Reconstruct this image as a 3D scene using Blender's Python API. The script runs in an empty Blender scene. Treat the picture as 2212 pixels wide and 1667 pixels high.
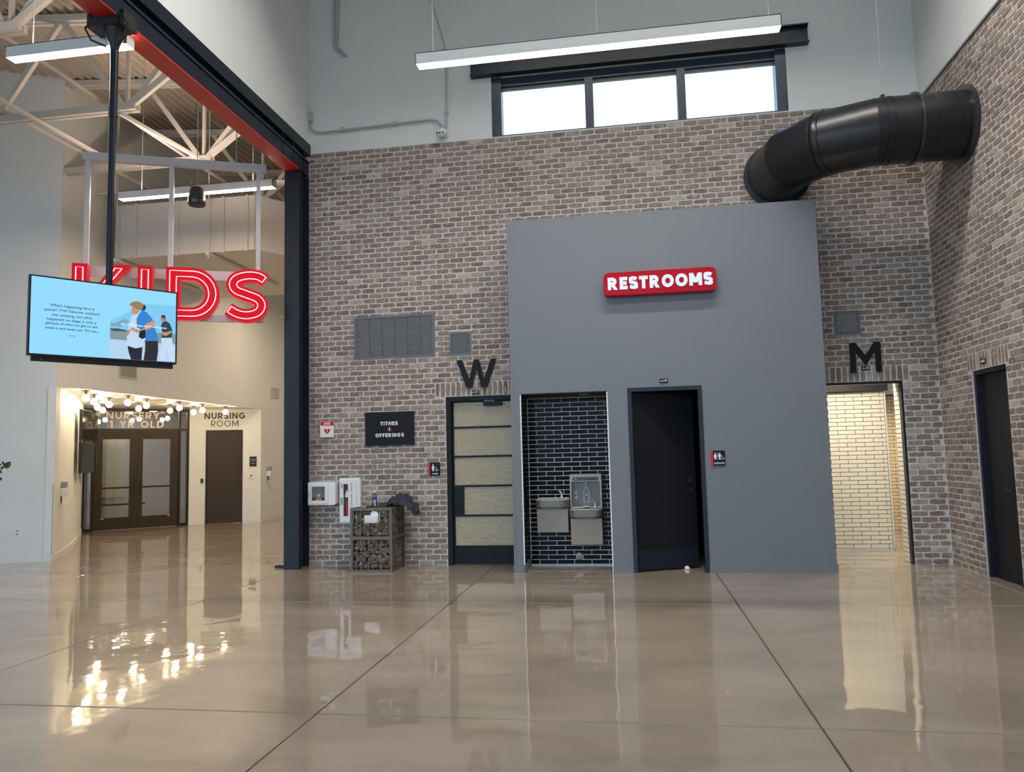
import bpy, bmesh, math, random
from mathutils import Vector, Matrix

random.seed(11)
scene = bpy.context.scene
col = scene.collection

# ------------------------------------------------------------------ camera
YAW, PITCH, ROLL = 0.15503573, 0.08953803, -0.02432524
r = Vector((math.cos(YAW), math.sin(YAW), 0)); f = Vector((-math.sin(YAW), math.cos(YAW), 0)); u = Vector((0, 0, 1))
f2 = f * math.cos(PITCH) + u * math.sin(PITCH); u2 = u * math.cos(PITCH) - f * math.sin(PITCH)
r3 = r * math.cos(ROLL) + u2 * math.sin(ROLL); u3 = u2 * math.cos(ROLL) - r * math.sin(ROLL)
CAM = Vector((0, 0, 1.51))
cd = bpy.data.cameras.new('camera'); cd.sensor_width = 36.0; cd.lens = 36.0 * 1650.28 / 2212
cd.clip_start = 0.05; cd.clip_end = 200
cam = bpy.data.objects.new('camera', cd); col.objects.link(cam)
cam.matrix_world = Matrix(((r3.x, u3.x, -f2.x, CAM.x), (r3.y, u3.y, -f2.y, CAM.y), (r3.z, u3.z, -f2.z, CAM.z), (0, 0, 0, 1)))
scene.camera = cam

# ------------------------------------------------------------------ world, exposure
world = bpy.data.worlds.new('world'); scene.world = world; world.use_nodes = True
bg = world.node_tree.nodes['Background']
bg.inputs['Color'].default_value = (0.55, 0.78, 1.0, 1); bg.inputs['Strength'].default_value = 3.1
vs = scene.view_settings
vs.view_transform = 'Standard'; vs.look = 'None'; vs.gamma = 1.0; vs.use_curve_mapping = False
vs.exposure = 0.1
PENDANT_E, HIGHBAY_E, BULB_E, KIDS_E = 45.0, 92.0, 76.0, 98.0
cy = scene.cycles
cy.max_bounces = 6; cy.diffuse_bounces = 4; cy.glossy_bounces = 3; cy.transmission_bounces = 3;
cy.use_adaptive_sampling = True; cy.adaptive_threshold = 0.12; cy.adaptive_min_samples = 16; cy.transparent_max_bounces = 8
cy.caustics_reflective = False; cy.caustics_refractive = False; cy.sample_clamp_indirect = 5.0

# ------------------------------------------------------------------ materials
def s(r_, g_, b_):
    return tuple(((c / 255) / 12.92 if c / 255 <= .04045 else ((c / 255 + .055) / 1.055) ** 2.4) for c in (r_, g_, b_))

def mat(name, color, rough=.5, metal=0., emit=None, estr=1., spec=.5, coat=0., crough=.05, noise=None, bump=None, trans=0., ior=1.45):
    m = bpy.data.materials.new(name); m.use_nodes = True
    nt = m.node_tree; b = nt.nodes['Principled BSDF']
    b.inputs['Base Color'].default_value = (*color, 1); b.inputs['Roughness'].default_value = rough
    b.inputs['Metallic'].default_value = metal; b.inputs['Specular IOR Level'].default_value = spec
    b.inputs['Coat Weight'].default_value = coat; b.inputs['Coat Roughness'].default_value = crough
    b.inputs['Transmission Weight'].default_value = trans; b.inputs['IOR'].default_value = ior
    if emit:
        b.inputs['Emission Color'].default_value = (*emit, 1); b.inputs['Emission Strength'].default_value = estr
    geo = None
    if noise or bump:
        geo = nt.nodes.new('ShaderNodeNewGeometry')
    if noise:                                   # (scale, amount): mottled value variation
        n = nt.nodes.new('ShaderNodeTexNoise'); n.inputs['Scale'].default_value = noise[0]; n.inputs['Detail'].default_value = 5
        nt.links.new(geo.outputs['Position'], n.inputs['Vector'])
        mx = nt.nodes.new('ShaderNodeMix'); mx.data_type = 'RGBA'
        mx.inputs[6].default_value = (*[c * (1 - noise[1]) for c in color], 1); mx.inputs[7].default_value = (*[min(1, c * (1 + noise[1])) for c in color], 1)
        nt.links.new(n.outputs['Fac'], mx.inputs[0]); nt.links.new(mx.outputs[2], b.inputs['Base Color'])
    if bump:                                    # (scale, strength, distance)
        n = nt.nodes.new('ShaderNodeTexNoise'); n.inputs['Scale'].default_value = bump[0]; n.inputs['Detail'].default_value = 4
        nt.links.new(geo.outputs['Position'], n.inputs['Vector'])
        bp = nt.nodes.new('ShaderNodeBump'); bp.inputs['Strength'].default_value = bump[1]; bp.inputs['Distance'].default_value = bump[2]
        nt.links.new(n.outputs['Fac'], bp.inputs['Height']); nt.links.new(bp.outputs['Normal'], b.inputs['Normal'])
    return m

def brick_mat(name, source):
    m = bpy.data.materials.new(name); m.use_nodes = True
    nt = m.node_tree; N = nt.nodes; L = nt.links; b = N['Principled BSDF']; b.inputs['Roughness'].default_value = .85
    b.inputs['Specular IOR Level'].default_value = .25
    geo = N.new('ShaderNodeNewGeometry')
    if source == 'object':
        oi = N.new('ShaderNodeObjectInfo'); rnd = oi.outputs['Random']
    elif source == 'island':
        rnd = geo.outputs['Random Per Island']
    ramp = N.new('ShaderNodeValToRGB'); cr = ramp.color_ramp
    stops = [(0, s(120, 106, 99)), (.25, s(135, 121, 113)), (.5, s(144, 132, 124)), (.75, s(132, 117, 109)), (.92, s(156, 146, 138)), (1, s(178, 168, 158))]
    while len(cr.elements) < len(stops): cr.elements.new(.5)
    for e, (p, c) in zip(cr.elements, stops): e.position = p; e.color = (*c, 1)
    L.new(rnd, ramp.inputs['Fac'])
    # grain
    n1 = N.new('ShaderNodeTexNoise'); n1.inputs['Scale'].default_value = 26; n1.inputs['Detail'].default_value = 6; n1.inputs['Roughness'].default_value = .65
    L.new(geo.outputs['Position'], n1.inputs['Vector'])
    r1 = N.new('ShaderNodeMapRange'); r1.inputs[1].default_value = .3; r1.inputs[2].default_value = .7; r1.inputs[3].default_value = .72; r1.inputs[4].default_value = 1.25
    L.new(n1.outputs['Fac'], r1.inputs[0])
    mul = N.new('ShaderNodeMix'); mul.data_type = 'RGBA'; mul.blend_type = 'MULTIPLY'; mul.inputs[0].default_value = 1
    L.new(ramp.outputs['Color'], mul.inputs[6]); L.new(r1.outputs[0], mul.inputs[7])
    # lime wash smears
    n2 = N.new('ShaderNodeTexNoise'); n2.inputs['Scale'].default_value = 13; n2.inputs['Detail'].default_value = 8; n2.inputs['Roughness'].default_value = .7; n2.inputs['Distortion'].default_value = .8
    L.new(geo.outputs['Position'], n2.inputs['Vector'])
    r2 = N.new('ShaderNodeMapRange'); r2.inputs[1].default_value = .55; r2.inputs[2].default_value = .68; r2.inputs[3].default_value = 0; r2.inputs[4].default_value = .8
    L.new(n2.outputs['Fac'], r2.inputs[0])
    mx = N.new('ShaderNodeMix'); mx.data_type = 'RGBA'; mx.inputs[7].default_value = (*s(196, 186, 172), 1)
    L.new(r2.outputs[0], mx.inputs[0]); L.new(mul.outputs[2], mx.inputs[6]); L.new(mx.outputs[2], b.inputs['Base Color'])
    bp = N.new('ShaderNodeBump'); bp.inputs['Strength'].default_value = .6; bp.inputs['Distance'].default_value = .006
    L.new(n1.outputs['Fac'], bp.inputs['Height']); L.new(bp.outputs['Normal'], b.inputs['Normal'])
    return m

def floor_mat():
    m = bpy.data.materials.new('polished_concrete'); m.use_nodes = True
    nt = m.node_tree; N = nt.nodes; L = nt.links; b = N['Principled BSDF']
    geo = N.new('ShaderNodeNewGeometry')
    n1 = N.new('ShaderNodeTexNoise'); n1.inputs['Scale'].default_value = 1.1; n1.inputs['Detail'].default_value = 7; n1.inputs['Roughness'].default_value = .6; n1.inputs['Distortion'].default_value = .6
    mp = N.new('ShaderNodeMapping'); mp.inputs['Scale'].default_value = (.7, 1.4, 1)
    L.new(geo.outputs['Position'], mp.inputs['Vector']); L.new(mp.outputs['Vector'], n1.inputs['Vector'])
    ramp = N.new('ShaderNodeValToRGB'); cr = ramp.color_ramp
    cr.elements[0].position = .3; cr.elements[0].color = (*s(140, 126, 112), 1); cr.elements[1].position = .7; cr.elements[1].color = (*s(169, 154, 138), 1)
    L.new(n1.outputs['Fac'], ramp.inputs['Fac'])
    n2 = N.new('ShaderNodeTexNoise'); n2.inputs['Scale'].default_value = 150; n2.inputs['Detail'].default_value = 3
    L.new(geo.outputs['Position'], n2.inputs['Vector'])
    r2 = N.new('ShaderNodeMapRange'); r2.inputs[1].default_value = .3; r2.inputs[2].default_value = .7; r2.inputs[3].default_value = .88; r2.inputs[4].default_value = 1.1
    L.new(n2.outputs['Fac'], r2.inputs[0])
    mul = N.new('ShaderNodeMix'); mul.data_type = 'RGBA'; mul.blend_type = 'MULTIPLY'; mul.inputs[0].default_value = 1
    L.new(ramp.outputs['Color'], mul.inputs[6]); L.new(r2.outputs[0], mul.inputs[7]); L.new(mul.outputs[2], b.inputs['Base Color'])
    b.inputs['Roughness'].default_value = .45; b.inputs['Specular IOR Level'].default_value = .3
    b.inputs['Coat Weight'].default_value = 1; b.inputs['Coat Roughness'].default_value = .035; b.inputs['Coat IOR'].default_value = 1.62
    n3 = N.new('ShaderNodeTexNoise'); n3.inputs['Scale'].default_value = 2.6; n3.inputs['Detail'].default_value = 2
    L.new(geo.outputs['Position'], n3.inputs['Vector'])
    bp = N.new('ShaderNodeBump'); bp.inputs['Strength'].default_value = .5; bp.inputs['Distance'].default_value = .006
    L.new(n3.outputs['Fac'], bp.inputs['Height']); L.new(bp.outputs['Normal'], b.inputs['Coat Normal'])
    return m

def glass_mat(name, tint=(1, 1, 1), refl=.12, rough=.0):
    m = bpy.data.materials.new(name); m.use_nodes = True
    nt = m.node_tree; N = nt.nodes; L = nt.links; N.remove(N['Principled BSDF'])
    tr = N.new('ShaderNodeBsdfTransparent'); tr.inputs['Color'].default_value = (*tint, 1)
    gl = N.new('ShaderNodeBsdfGlossy'); gl.inputs['Roughness'].default_value = rough
    fr = N.new('ShaderNodeFresnel'); fr.inputs['IOR'].default_value = 1.5
    ad = N.new('ShaderNodeMath'); ad.operation = 'ADD'; ad.inputs[1].default_value = refl; ad.use_clamp = True
    L.new(fr.outputs[0], ad.inputs[0])
    mx = N.new('ShaderNodeMixShader'); L.new(ad.outputs[0], mx.inputs[0]); L.new(tr.outputs[0], mx.inputs[1]); L.new(gl.outputs[0], mx.inputs[2])
    L.new(mx.outputs[0], N['Material Output'].inputs['Surface'])
    return m

M = dict(
    brick=brick_mat('brick_single', 'object'), brick_run=brick_mat('brick_run', 'island'),
    mortar=mat('mortar', s(198, 190, 183), .9, noise=(30, .12), bump=(60, .6, .004)),
    floor=floor_mat(), joint=mat('joint_filler', s(92, 82, 70), .8),
    white=mat('white_paint', (.73, .75, .74), .6, noise=(3, .03)), ceiling=mat('ceiling_paint', (.55, .55, .54), .8),
    greypaint=mat('grey_paint', s(112, 117, 124), .5, noise=(2, .03)),
    black=mat('black_steel', (.012, .016, .025), .36, spec=.3), blackmatte=mat('black_matte', (.016, .016, .018), .5),  # black_steel base carries a faint blue for the reflected sky
    blackdoor=mat('black_door', (.012, .013, .016), .42, spec=.16), satin=mat('satin_black', (.03, .03, .033), .28, coat=.3, crough=.25),
    duct=mat('duct_black', (.014, .014, .017), .32, spec=.42, bump=(1.5, .15, .02)),
    soffitred=mat('soffit_red', s(190, 40, 40), .45),  # even red for the beam underside
    deck=mat('deck_paint', s(176, 165, 152), .7), steelwhite=mat('white_steel', s(205, 198, 190), .5),
    blacktile=mat('black_tile', (.003, .0035, .005), .12, spec=.09, bump=(12, .12, .004)), groutlight=mat('grout_light', s(215, 212, 206), .9),
    whitetile=mat('white_tile', s(232, 224, 205), .15, bump=(12, .1, .003)), groutdark=mat('grout_dark', s(92, 84, 70), .9),
    tantile=mat('tan_tile', s(205, 180, 145), .2), trimwhite=mat('trim_white', s(225, 225, 225), .35),
    chrome=mat('chrome', (.86, .86, .86), .22, metal=.6), steel=mat('stainless', (.37, .325, .28), .42, metal=.3), steelgrey=mat('fountain_grey', s(108, 105, 101), .38, metal=.2),
    bowl=mat('fountain_bowl', (.84, .77, .66), .28, metal=.3), sprayblack=mat('fountain_dark', (.05, .05, .05), .3),
    ventgrey=mat('vent_grey', s(98, 104, 118), .5), ventdark=mat('vent_dark', s(48, 48, 50), .7), slat=mat('vent_slat', s(76, 79, 86), .6, spec=.2),
    ventwhite=mat('vent_white', s(200, 195, 188), .5),
    pane=mat('textured_glass', s(164, 150, 120), .2, spec=.6, bump=(26, .7, .016)),
    glass=glass_mat('clear_glass', (.93, .95, .95), .10), winglass=glass_mat('window_glass', (.97, .98, 1), .02),
    winframe=mat('window_frame_blue', (.02, .035, .06), .35),
    bronze=mat('dark_bronze', s(46, 40, 35), .4, spec=.3), bronzedoor=mat('bronze_door', s(58, 49, 42), .5, spec=.3),
    signred=mat('sign_red', (.42, .003, .014), .25, spec=.12), lit=mat('lit_letters', (.12, .12, .14), .5, emit=(.66, .78, 1), estr=.92),
    letterface=mat('neon_red_face', (.40, .004, .018), .6, spec=.1, emit=(1, .012, .05), estr=.30), letterside=mat('neon_red_side', (.45, .02, .03), .45, emit=(1, .03, .05), estr=.3),
    neon=mat('neon_tube', (1, .8, .6), .3, emit=(1, .70, .42), estr=1.5), signwhite=mat('sign_steel', s(198, 196, 200), .45),
    signblack=mat('sign_black', (.010, .011, .013), .5, spec=.2), printwhite=mat('print_white', s(235, 235, 235), .5), printred=mat('print_red', s(196, 20, 40), .4),
    cabinet=mat('cabinet_white', s(226, 226, 228), .35), redbag=mat('red_bag', s(170, 24, 34), .6), yellow=mat('yellow_tag', s(226, 190, 40), .5),
    greenish=mat('dark_teal', s(30, 60, 58), .5), extinguisher=mat('extinguisher_red', s(170, 20, 24), .3),
    gabion=mat('gabion_steel', s(112, 102, 92), .5, metal=.4, noise=(20, .2)), wire=mat('wire', s(120, 108, 92), .45, metal=.6),
    dark_core=mat('gabion_dark_core', (.02, .017, .015), .9), plank=mat('dark_plank', s(78, 62, 48), .6, noise=(14, .25)),
    stone=None, cloth=mat('navy_cloth', s(52, 50, 66), .85, noise=(18, .35)), clear=glass_mat('clear_plastic', (.92, .94, .96), .08), bottlelabel=mat('bottle_label', s(60, 70, 140), .5),
    cap=mat('white_cap', s(235, 235, 238), .4), paper=mat('paper', s(235, 236, 245), .7), card=mat('card', s(215, 215, 205), .7),
    diffuser=mat('pendant_diffuser', (1, 1, 1), .5, emit=(1, .90, .76), estr=PENDANT_E), diffuserk=mat('pendant_diffuser_warm', (1, 1, 1), .5, emit=(1, .76, .52), estr=KIDS_E),
    uplight=mat('pendant_uplight', (1, 1, 1), .5, emit=(1, .82, .66), estr=KIDS_E * .65),
    nichelight=mat('niche_light', (1, 1, 1), .5, emit=(1, .86, .66), estr=130.),
    highbay=mat('highbay_diffuser', (1, 1, 1), .5, emit=(1, .96, .91), estr=HIGHBAY_E),
    roomlight=mat('room_light', (1, 1, 1), .5, emit=(1, .91, .75), estr=62.), roomlightn=mat('nursery_light', (1, 1, 1), .5, emit=(1, .93, .84), estr=75.),
    lampbody=mat('pendant_body', s(226, 226, 222), .45), cable=mat('cable_grey', s(150, 152, 154), .5), conduit=mat('conduit_painted', s(178, 182, 184), .5),
    bulb=mat('bulb_glow', (1, .9, .7), .3, emit=(1, .79, .50), estr=BULB_E), brass=mat('lamp_black', (.05, .04, .03), .35),
    soffit=mat('soffit_gloss', (.62, .58, .52), .22, spec=.6, bump=(3, .2, .01)),
    screenblack=mat('screen_black', (.01, .01, .012), .06, spec=.7), tvbezel=mat('tv_bezel', (.012, .014, .017), .3),
    leaf=mat('leaf_green', s(48, 84, 34), .5), stem=mat('stem_green', s(60, 70, 35), .6), pot=mat('pot_grey', s(90, 90, 92), .6),
    goldtext=mat('cream_vinyl', s(250, 238, 218), .5), darktext=mat('dark_vinyl', s(58, 48, 38), .5),
    ground=mat('paving', s(150, 148, 144), .9, noise=(4, .1)), cream=mat('cream_board', s(214, 210, 186), .5), nurserywall=mat('nursery_wall', s(190, 184, 188), .6),
    cameraw=mat('camera_white', s(228, 230, 232), .35), device=mat('device_white', s(230, 226, 218), .4),
    mirror=mat('blue_glow_panel', s(110, 130, 150), .3),
)

def stone_mat():
    m = mat('stone', s(100, 92, 84), .9); nt = m.node_tree; N = nt.nodes; L = nt.links
    oi = N.new('ShaderNodeObjectInfo'); rp = N.new('ShaderNodeValToRGB'); cr = rp.color_ramp
    st = [(0, s(84, 74, 66)), (.3, s(128, 116, 104)), (.55, s(108, 98, 92)), (.8, s(158, 144, 128)), (.93, s(132, 96, 84)), (1, s(180, 164, 150))]
    while len(cr.elements) < len(st): cr.elements.new(.5)
    for e, (p, c) in zip(cr.elements, st): e.position = p; e.color = (*c, 1)
    L.new(oi.outputs['Random'], rp.inputs['Fac']); L.new(rp.outputs['Color'], N['Principled BSDF'].inputs['Base Color'])
    return m
M['stone'] = stone_mat()

# ------------------------------------------------------------------ mesh helpers
Z = Vector((0, 0, 1))
class Fr:
    """wall frame: u along the wall, w up, d out of the wall"""
    def __init__(self, o, uv, n):
        self.o = Vector(o); self.u = Vector(uv).normalized(); self.n = Vector(n).normalized()
    def __call__(self, a, w, d=0.):
        return self.o + self.u * a + Z * w + self.n * d

class MB:
    def __init__(self): self.v = []; self.f = []
    def add(self, vs_, fs):
        k = len(self.v); self.v += [Vector(p) for p in vs_]; self.f += [tuple(i + k for i in q) for q in fs]; return self
    def box(self, x0, x1, y0, y1, z0, z1):
        return self.add([(x, y, z) for z in (z0, z1) for y in (y0, y1) for x in (x0, x1)],
                        [(0, 2, 3, 1), (4, 5, 7, 6), (0, 1, 5, 4), (2, 6, 7, 3), (0, 4, 6, 2), (1, 3, 7, 5)])
    def fbox(self, F, a0, a1, w0, w1, d0, d1):
        return self.add([F(a, w, d) for d in (d0, d1) for w in (w0, w1) for a in (a0, a1)],
                        [(0, 2, 3, 1), (4, 5, 7, 6), (0, 1, 5, 4), (2, 6, 7, 3), (0, 4, 6, 2), (1, 3, 7, 5)])
    def fprism(self, F, poly, d0, d1):
        n = len(poly)
        return self.add([F(a, w, d0) for a, w in poly] + [F(a, w, d1) for a, w in poly],
                        [tuple(range(n))[::-1], tuple(range(n, 2 * n))] + [(i, (i + 1) % n, n + (i + 1) % n, n + i) for i in range(n)])
    def zprism(self, poly, z0, z1):
        n = len(poly)
        return self.add([(x, y, z0) for x, y in poly] + [(x, y, z1) for x, y in poly],
                        [tuple(range(n))[::-1], tuple(range(n, 2 * n))] + [(i, (i + 1) % n, n + (i + 1) % n, n + i) for i in range(n)])
    def bar(self, p, q, w, h, up=Z):
        p = Vector(p); q = Vector(q); t = (q - p).normalized()
        a = t.cross(up)
        if a.length < 1e-5: a = t.cross(Vector((1, 0, 0)))
        a.normalize(); b = a.cross(t)
        return self.add([c + a * (w / 2 * i) + b * (h / 2 * j) for c in (p, q) for j in (-1, 1) for i in (-1, 1)],
                        [(0, 2, 3, 1), (4, 5, 7, 6), (0, 1, 5, 4), (2, 6, 7, 3), (0, 4, 6, 2), (1, 3, 7, 5)])
    def tube(self, pts, rad, seg=8, closed=False):
        pts = [Vector(p) for p in pts]; n = len(pts); rings = []
        rr = rad if isinstance(rad, (list, tuple)) else [rad] * n
        ref = None
        for i in range(n):
            if closed: t = (pts[(i + 1) % n] - pts[i - 1]).normalized()
            else: t = (pts[min(i + 1, n - 1)] - pts[max(i - 1, 0)]).normalized()
            if ref is None:
                ref = t.cross(Z) if abs(t.z) < .95 else t.cross(Vector((1, 0, 0)))
            ref = (ref - t * ref.dot(t)); 
            if ref.length < 1e-6: ref = t.cross(Vector((.3, .5, .8)))
            ref.normalize(); b = t.cross(ref)
            rings.append([pts[i] + (ref * math.cos(2 * math.pi * k / seg) + b * math.sin(2 * math.pi * k / seg)) * rr[i] for k in range(seg)])
        fs = []
        for i in range(n if closed else n - 1):
            j = (i + 1) % n
            for k in range(seg): fs.append((i * seg + k, i * seg + (k + 1) % seg, j * seg + (k + 1) % seg, j * seg + k))
        if not closed: fs += [tuple(range(seg))[::-1], tuple(range((n - 1) * seg, n * seg))]
        return self.add([p for q in rings for p in q], fs)
    def lathe(self, prof, o, axis=Z, seg=20):
        axis = Vector(axis).normalized(); a = axis.orthogonal().normalized(); b = axis.cross(a); o = Vector(o); vs_ = []; fs = []
        for rd, h in prof:
            for k in range(seg):
                t = 2 * math.pi * k / seg; vs_.append(o + axis * h + (a * math.cos(t) + b * math.sin(t)) * max(rd, 1e-4))
        for i in range(len(prof) - 1):
            for k in range(seg): fs.append((i * seg + k, i * seg + (k + 1) % seg, (i + 1) * seg + (k + 1) % seg, (i + 1) * seg + k))
        fs += [tuple(range(seg))[::-1], tuple(range((len(prof) - 1) * seg, len(prof) * seg))]
        return self.add(vs_, fs)

WORLD = {}
def mesh_from(name, vs_, fs, m, smooth=False, recalc=True):
    me = bpy.data.meshes.new(name); me.from_pydata([tuple(p) for p in vs_], [], fs)
    if recalc:
        bm = bmesh.new(); bm.from_mesh(me); bmesh.ops.recalc_face_normals(bm, faces=bm.faces); bm.to_mesh(me); bm.free()
    if m: me.materials.append(m)
    if smooth:
        for p in me.polygons: p.use_smooth = True
        try: me.set_sharp_from_angle(angle=math.radians(smooth if smooth is not True else 40))
        except Exception: pass
    return me

def obj(name, mb, m, parent=None, origin=None, smooth=False, local=False, kind=None, label=None, recalc=True):
    """one mesh object; vertices are given in world space unless local"""
    if parent is not None:
        W = WORLD[parent.name]
    else:
        W = Matrix.Translation(Vector(origin) if origin is not None else Vector((0, 0, 0)))
    vs_ = mb.v if local else [W.inverted() @ p for p in mb.v]
    o = bpy.data.objects.new(name, mesh_from(name, vs_, mb.f, M[m] if isinstance(m, str) else m, smooth, recalc))
    col.objects.link(o)
    if parent is not None: o.parent = parent
    else: o.matrix_world = W
    WORLD[o.name] = W
    if kind: o['kind'] = kind
    if label: o['label'] = label
    return o

def tag(o, label, cat, group=None, kind=None):
    o['label'] = label; o['category'] = cat
    if group: o['group'] = group
    if kind: o['kind'] = kind
    return o

def thing(name, label, cat, loc, rz=0., group=None, kind=None):
    o = bpy.data.objects.new(name, None); col.objects.link(o); o.empty_display_size = .1
    o.location = loc; o.rotation_euler = (0, 0, rz)
    WORLD[o.name] = Matrix.Translation(Vector(loc)) @ Matrix.Rotation(rz, 4, 'Z')
    return tag(o, label, cat, group, kind)

def text_shape(string, offset=0., spacing=1., line=1.):
    cu = bpy.data.curves.new('txt', 'FONT'); cu.body = string; cu.align_x = 'CENTER'; cu.offset = offset; cu.resolution_u = 4
    cu.space_character = spacing; cu.space_line = line; cu.fill_mode = 'BOTH'
    ob = bpy.data.objects.new('txt', cu); col.objects.link(ob)
    bpy.context.view_layer.update()
    me = bpy.data.meshes.new_from_object(ob.evaluated_get(bpy.context.evaluated_depsgraph_get()))
    vs_ = [v.co.copy() for v in me.vertices]; fs = [tuple(p.vertices) for p in me.polygons]
    bpy.data.objects.remove(ob); bpy.data.curves.remove(cu); bpy.data.meshes.remove(me)
    return vs_, fs

def ftext(mb, F, string, a0, a1, w0, w1, d0, d1, offset=0., spacing=1., line=1.):
    """flat lettering fitted into a rectangle of a wall frame, with thickness d0..d1"""
    vs_, fs = text_shape(string, offset, spacing, line)
    x0 = min(v.x for v in vs_); x1 = max(v.x for v in vs_); y0 = min(v.y for v in vs_); y1 = max(v.y for v in vs_)
    P = [(a0 + (v.x - x0) / (x1 - x0) * (a1 - a0), w0 + (v.y - y0) / (y1 - y0) * (w1 - w0)) for v in vs_]
    n = len(P); edges = {}
    for q in fs:
        for i in range(len(q)):
            e = (q[i], q[(i + 1) % len(q)]); k = tuple(sorted(e)); edges.setdefault(k, []).append(e)
    sides = [e[0] for e in edges.values() if len(e) == 1]
    mb.add([F(a, w, d0) for a, w in P] + [F(a, w, d1) for a, w in P],
           [tuple(i + n for i in q) for q in fs] + [tuple(reversed(q)) for q in fs] + [(a, b, b + n, a + n) for a, b in sides])
    return mb

def catm(pts, n=5):
    out = []
    for i in range(len(pts) - 1):
        p0 = pts[max(i - 1, 0)]; p1 = pts[i]; p2 = pts[i + 1]; p3 = pts[min(i + 2, len(pts) - 1)]
        for k in range(n):
            q = k / n; out.append(tuple(.5 * ((2 * p1[j]) + (-p0[j] + p2[j]) * q + (2 * p0[j] - 5 * p1[j] + 4 * p2[j] - p3[j]) * q * q + (-p0[j] + 3 * p1[j] - 3 * p2[j] + p3[j]) * q ** 3) for j in (0, 1)))
    out.append(pts[-1]); return out

def glyph(ch, w):
    # geometric capital as convex polygons, cap height 1; returns (polygons, width)
    V = lambda x, a=0., b=1.: [(x, a), (x + w, a), (x + w, b), (x, b)]
    H = lambda x0, x1, y: [(x0, y), (x1, y), (x1, y + w), (x0, y + w)]
    hw = w * 1.12
    G = lambda x0, y0, x1, y1, q=hw: [(x0, y0), (x0 + q, y0), (x1 + q, y1), (x1, y1)]
    def A(cx, cy, rx, ry, a0, a1, n=22):
        o = [(cx + rx * math.cos(math.radians(a0 + (a1 - a0) * k / n)), cy + ry * math.sin(math.radians(a0 + (a1 - a0) * k / n))) for k in range(n + 1)]
        i = [(cx + (rx - w) * math.cos(math.radians(a0 + (a1 - a0) * k / n)), cy + (ry - w) * math.sin(math.radians(a0 + (a1 - a0) * k / n))) for k in range(n + 1)]
        return [[o[k], o[k + 1], i[k + 1], i[k]] for k in range(n)]
    if ch == ' ': return [], .32
    if ch == 'I': return [V(0)], w
    if ch == 'L': return [V(0), H(w, .58, 0)], .58
    if ch == 'E': return [V(0), H(w, .62, 0), H(w, .56, .5 - w / 2), H(w, .62, 1 - w)], .62
    if ch == 'F': return [V(0), H(w, .56, .46 - w / 2), H(w, .62, 1 - w)], .62
    if ch == 'T': return [H(0, .70, 1 - w), V(.35 - w / 2, 0, 1 - w)], .70
    if ch == 'H': return [V(0), V(.80 - w), H(w, .80 - w, .5 - w / 2)], .80
    if ch == 'N': return [V(0), V(.84 - w), G(.84 - hw, 0, 0, 1)], .84
    if ch == 'M': return [V(0), V(.98 - w), G(.49 - hw / 2, .24, 0, 1), G(.49 - hw / 2, .24, .98 - hw, 1)], .98
    if ch == 'W': return [G(.28 - hw / 2 + .02, 0, 0, 1), G(.28 - hw / 2 + .02, 0, .60 - hw / 2, 1), G(.92 - hw / 2 - .02, 0, .60 - hw / 2, 1), G(.92 - hw / 2 - .02, 0, 1.20 - hw, 1)], 1.20
    if ch == 'A': return [G(0, 0, .43 - hw / 2, 1), G(.86 - hw, 0, .43 - hw / 2, 1), H(.20, .66, .22)], .86
    if ch == 'Y': return [G(.39 - hw / 2, .38, 0, 1), G(.39 - hw / 2, .38, .78 - hw, 1), V(.39 - w / 2, 0, .40)], .78
    if ch == 'U': return [V(0, .38, 1), V(.80 - w, .38, 1)] + A(.40, .40, .40, .40, 180, 360), .80
    if ch == 'O': return A(.47, .5, .47, .51, 0, 360, 32), .94
    if ch == 'D': return [V(0), H(w, .36, 0), H(w, .36, 1 - w)] + A(.34, .5, .48, .5, -90, 90), .82
    if ch == 'R': return [V(0), H(w, .38, .34), H(w, .38, 1 - w), G(.48, 0, .26, .36)] + A(.36, .67, .34, .33, -90, 90, 14), .48 + hw + .03
    if ch == 'G': return A(.47, .5, .47, .51, 42, 330, 28) + [H(.50, .90, .46 - w / 2), V(.90 - w, .16, .46)], .92
    if ch == '1': return [V(.18), H(0, .18, 1 - w)], .18 + w
    if ch == '-': return [H(0, .36, .42)], .36
    if ch == 'S':
        h = w / 2; c = catm([(.64 - h * .3, .80), (.52, .97 - h), (.34, 1.01 - h), (.14, .93 - h * .6), (h + .02, .73), (.14, .57), (.34, .51), (.54, .43), (.66 - h, .27), (.56, .07 + h * .6), (.34, -.01 + h), (.15, .04 + h), (.02 + h * .3, .19)])
        L_, R_ = [], []
        for i, p in enumerate(c):
            a = c[max(i - 1, 0)]; b = c[min(i + 1, len(c) - 1)]; q = math.hypot(b[0] - a[0], b[1] - a[1]); nx, ny = -(b[1] - a[1]) / q * h, (b[0] - a[0]) / q * h
            L_.append((p[0] + nx, p[1] + ny)); R_.append((p[0] - nx, p[1] - ny))
        return [[L_[i], L_[i + 1], R_[i + 1], R_[i]] for i in range(len(c) - 1)], .66
    raise KeyError(ch)

def strokes(mb, F, string, a0, a1, w0, w1, d0, d1, weight=.2, gap=.16):
    """geometric sans capitals fitted into a rectangle of a wall frame"""
    x = 0.; P = []
    for ch in string:
        ps, wd = glyph(ch, weight); P += [[(a + x, b) for a, b in p] for p in ps]; x += wd + gap
    x -= gap
    for p in P: mb.fprism(F, [(a0 + a / x * (a1 - a0), w0 + b * (w1 - w0)) for a, b in p], d0, d1)
    return mb

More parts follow.
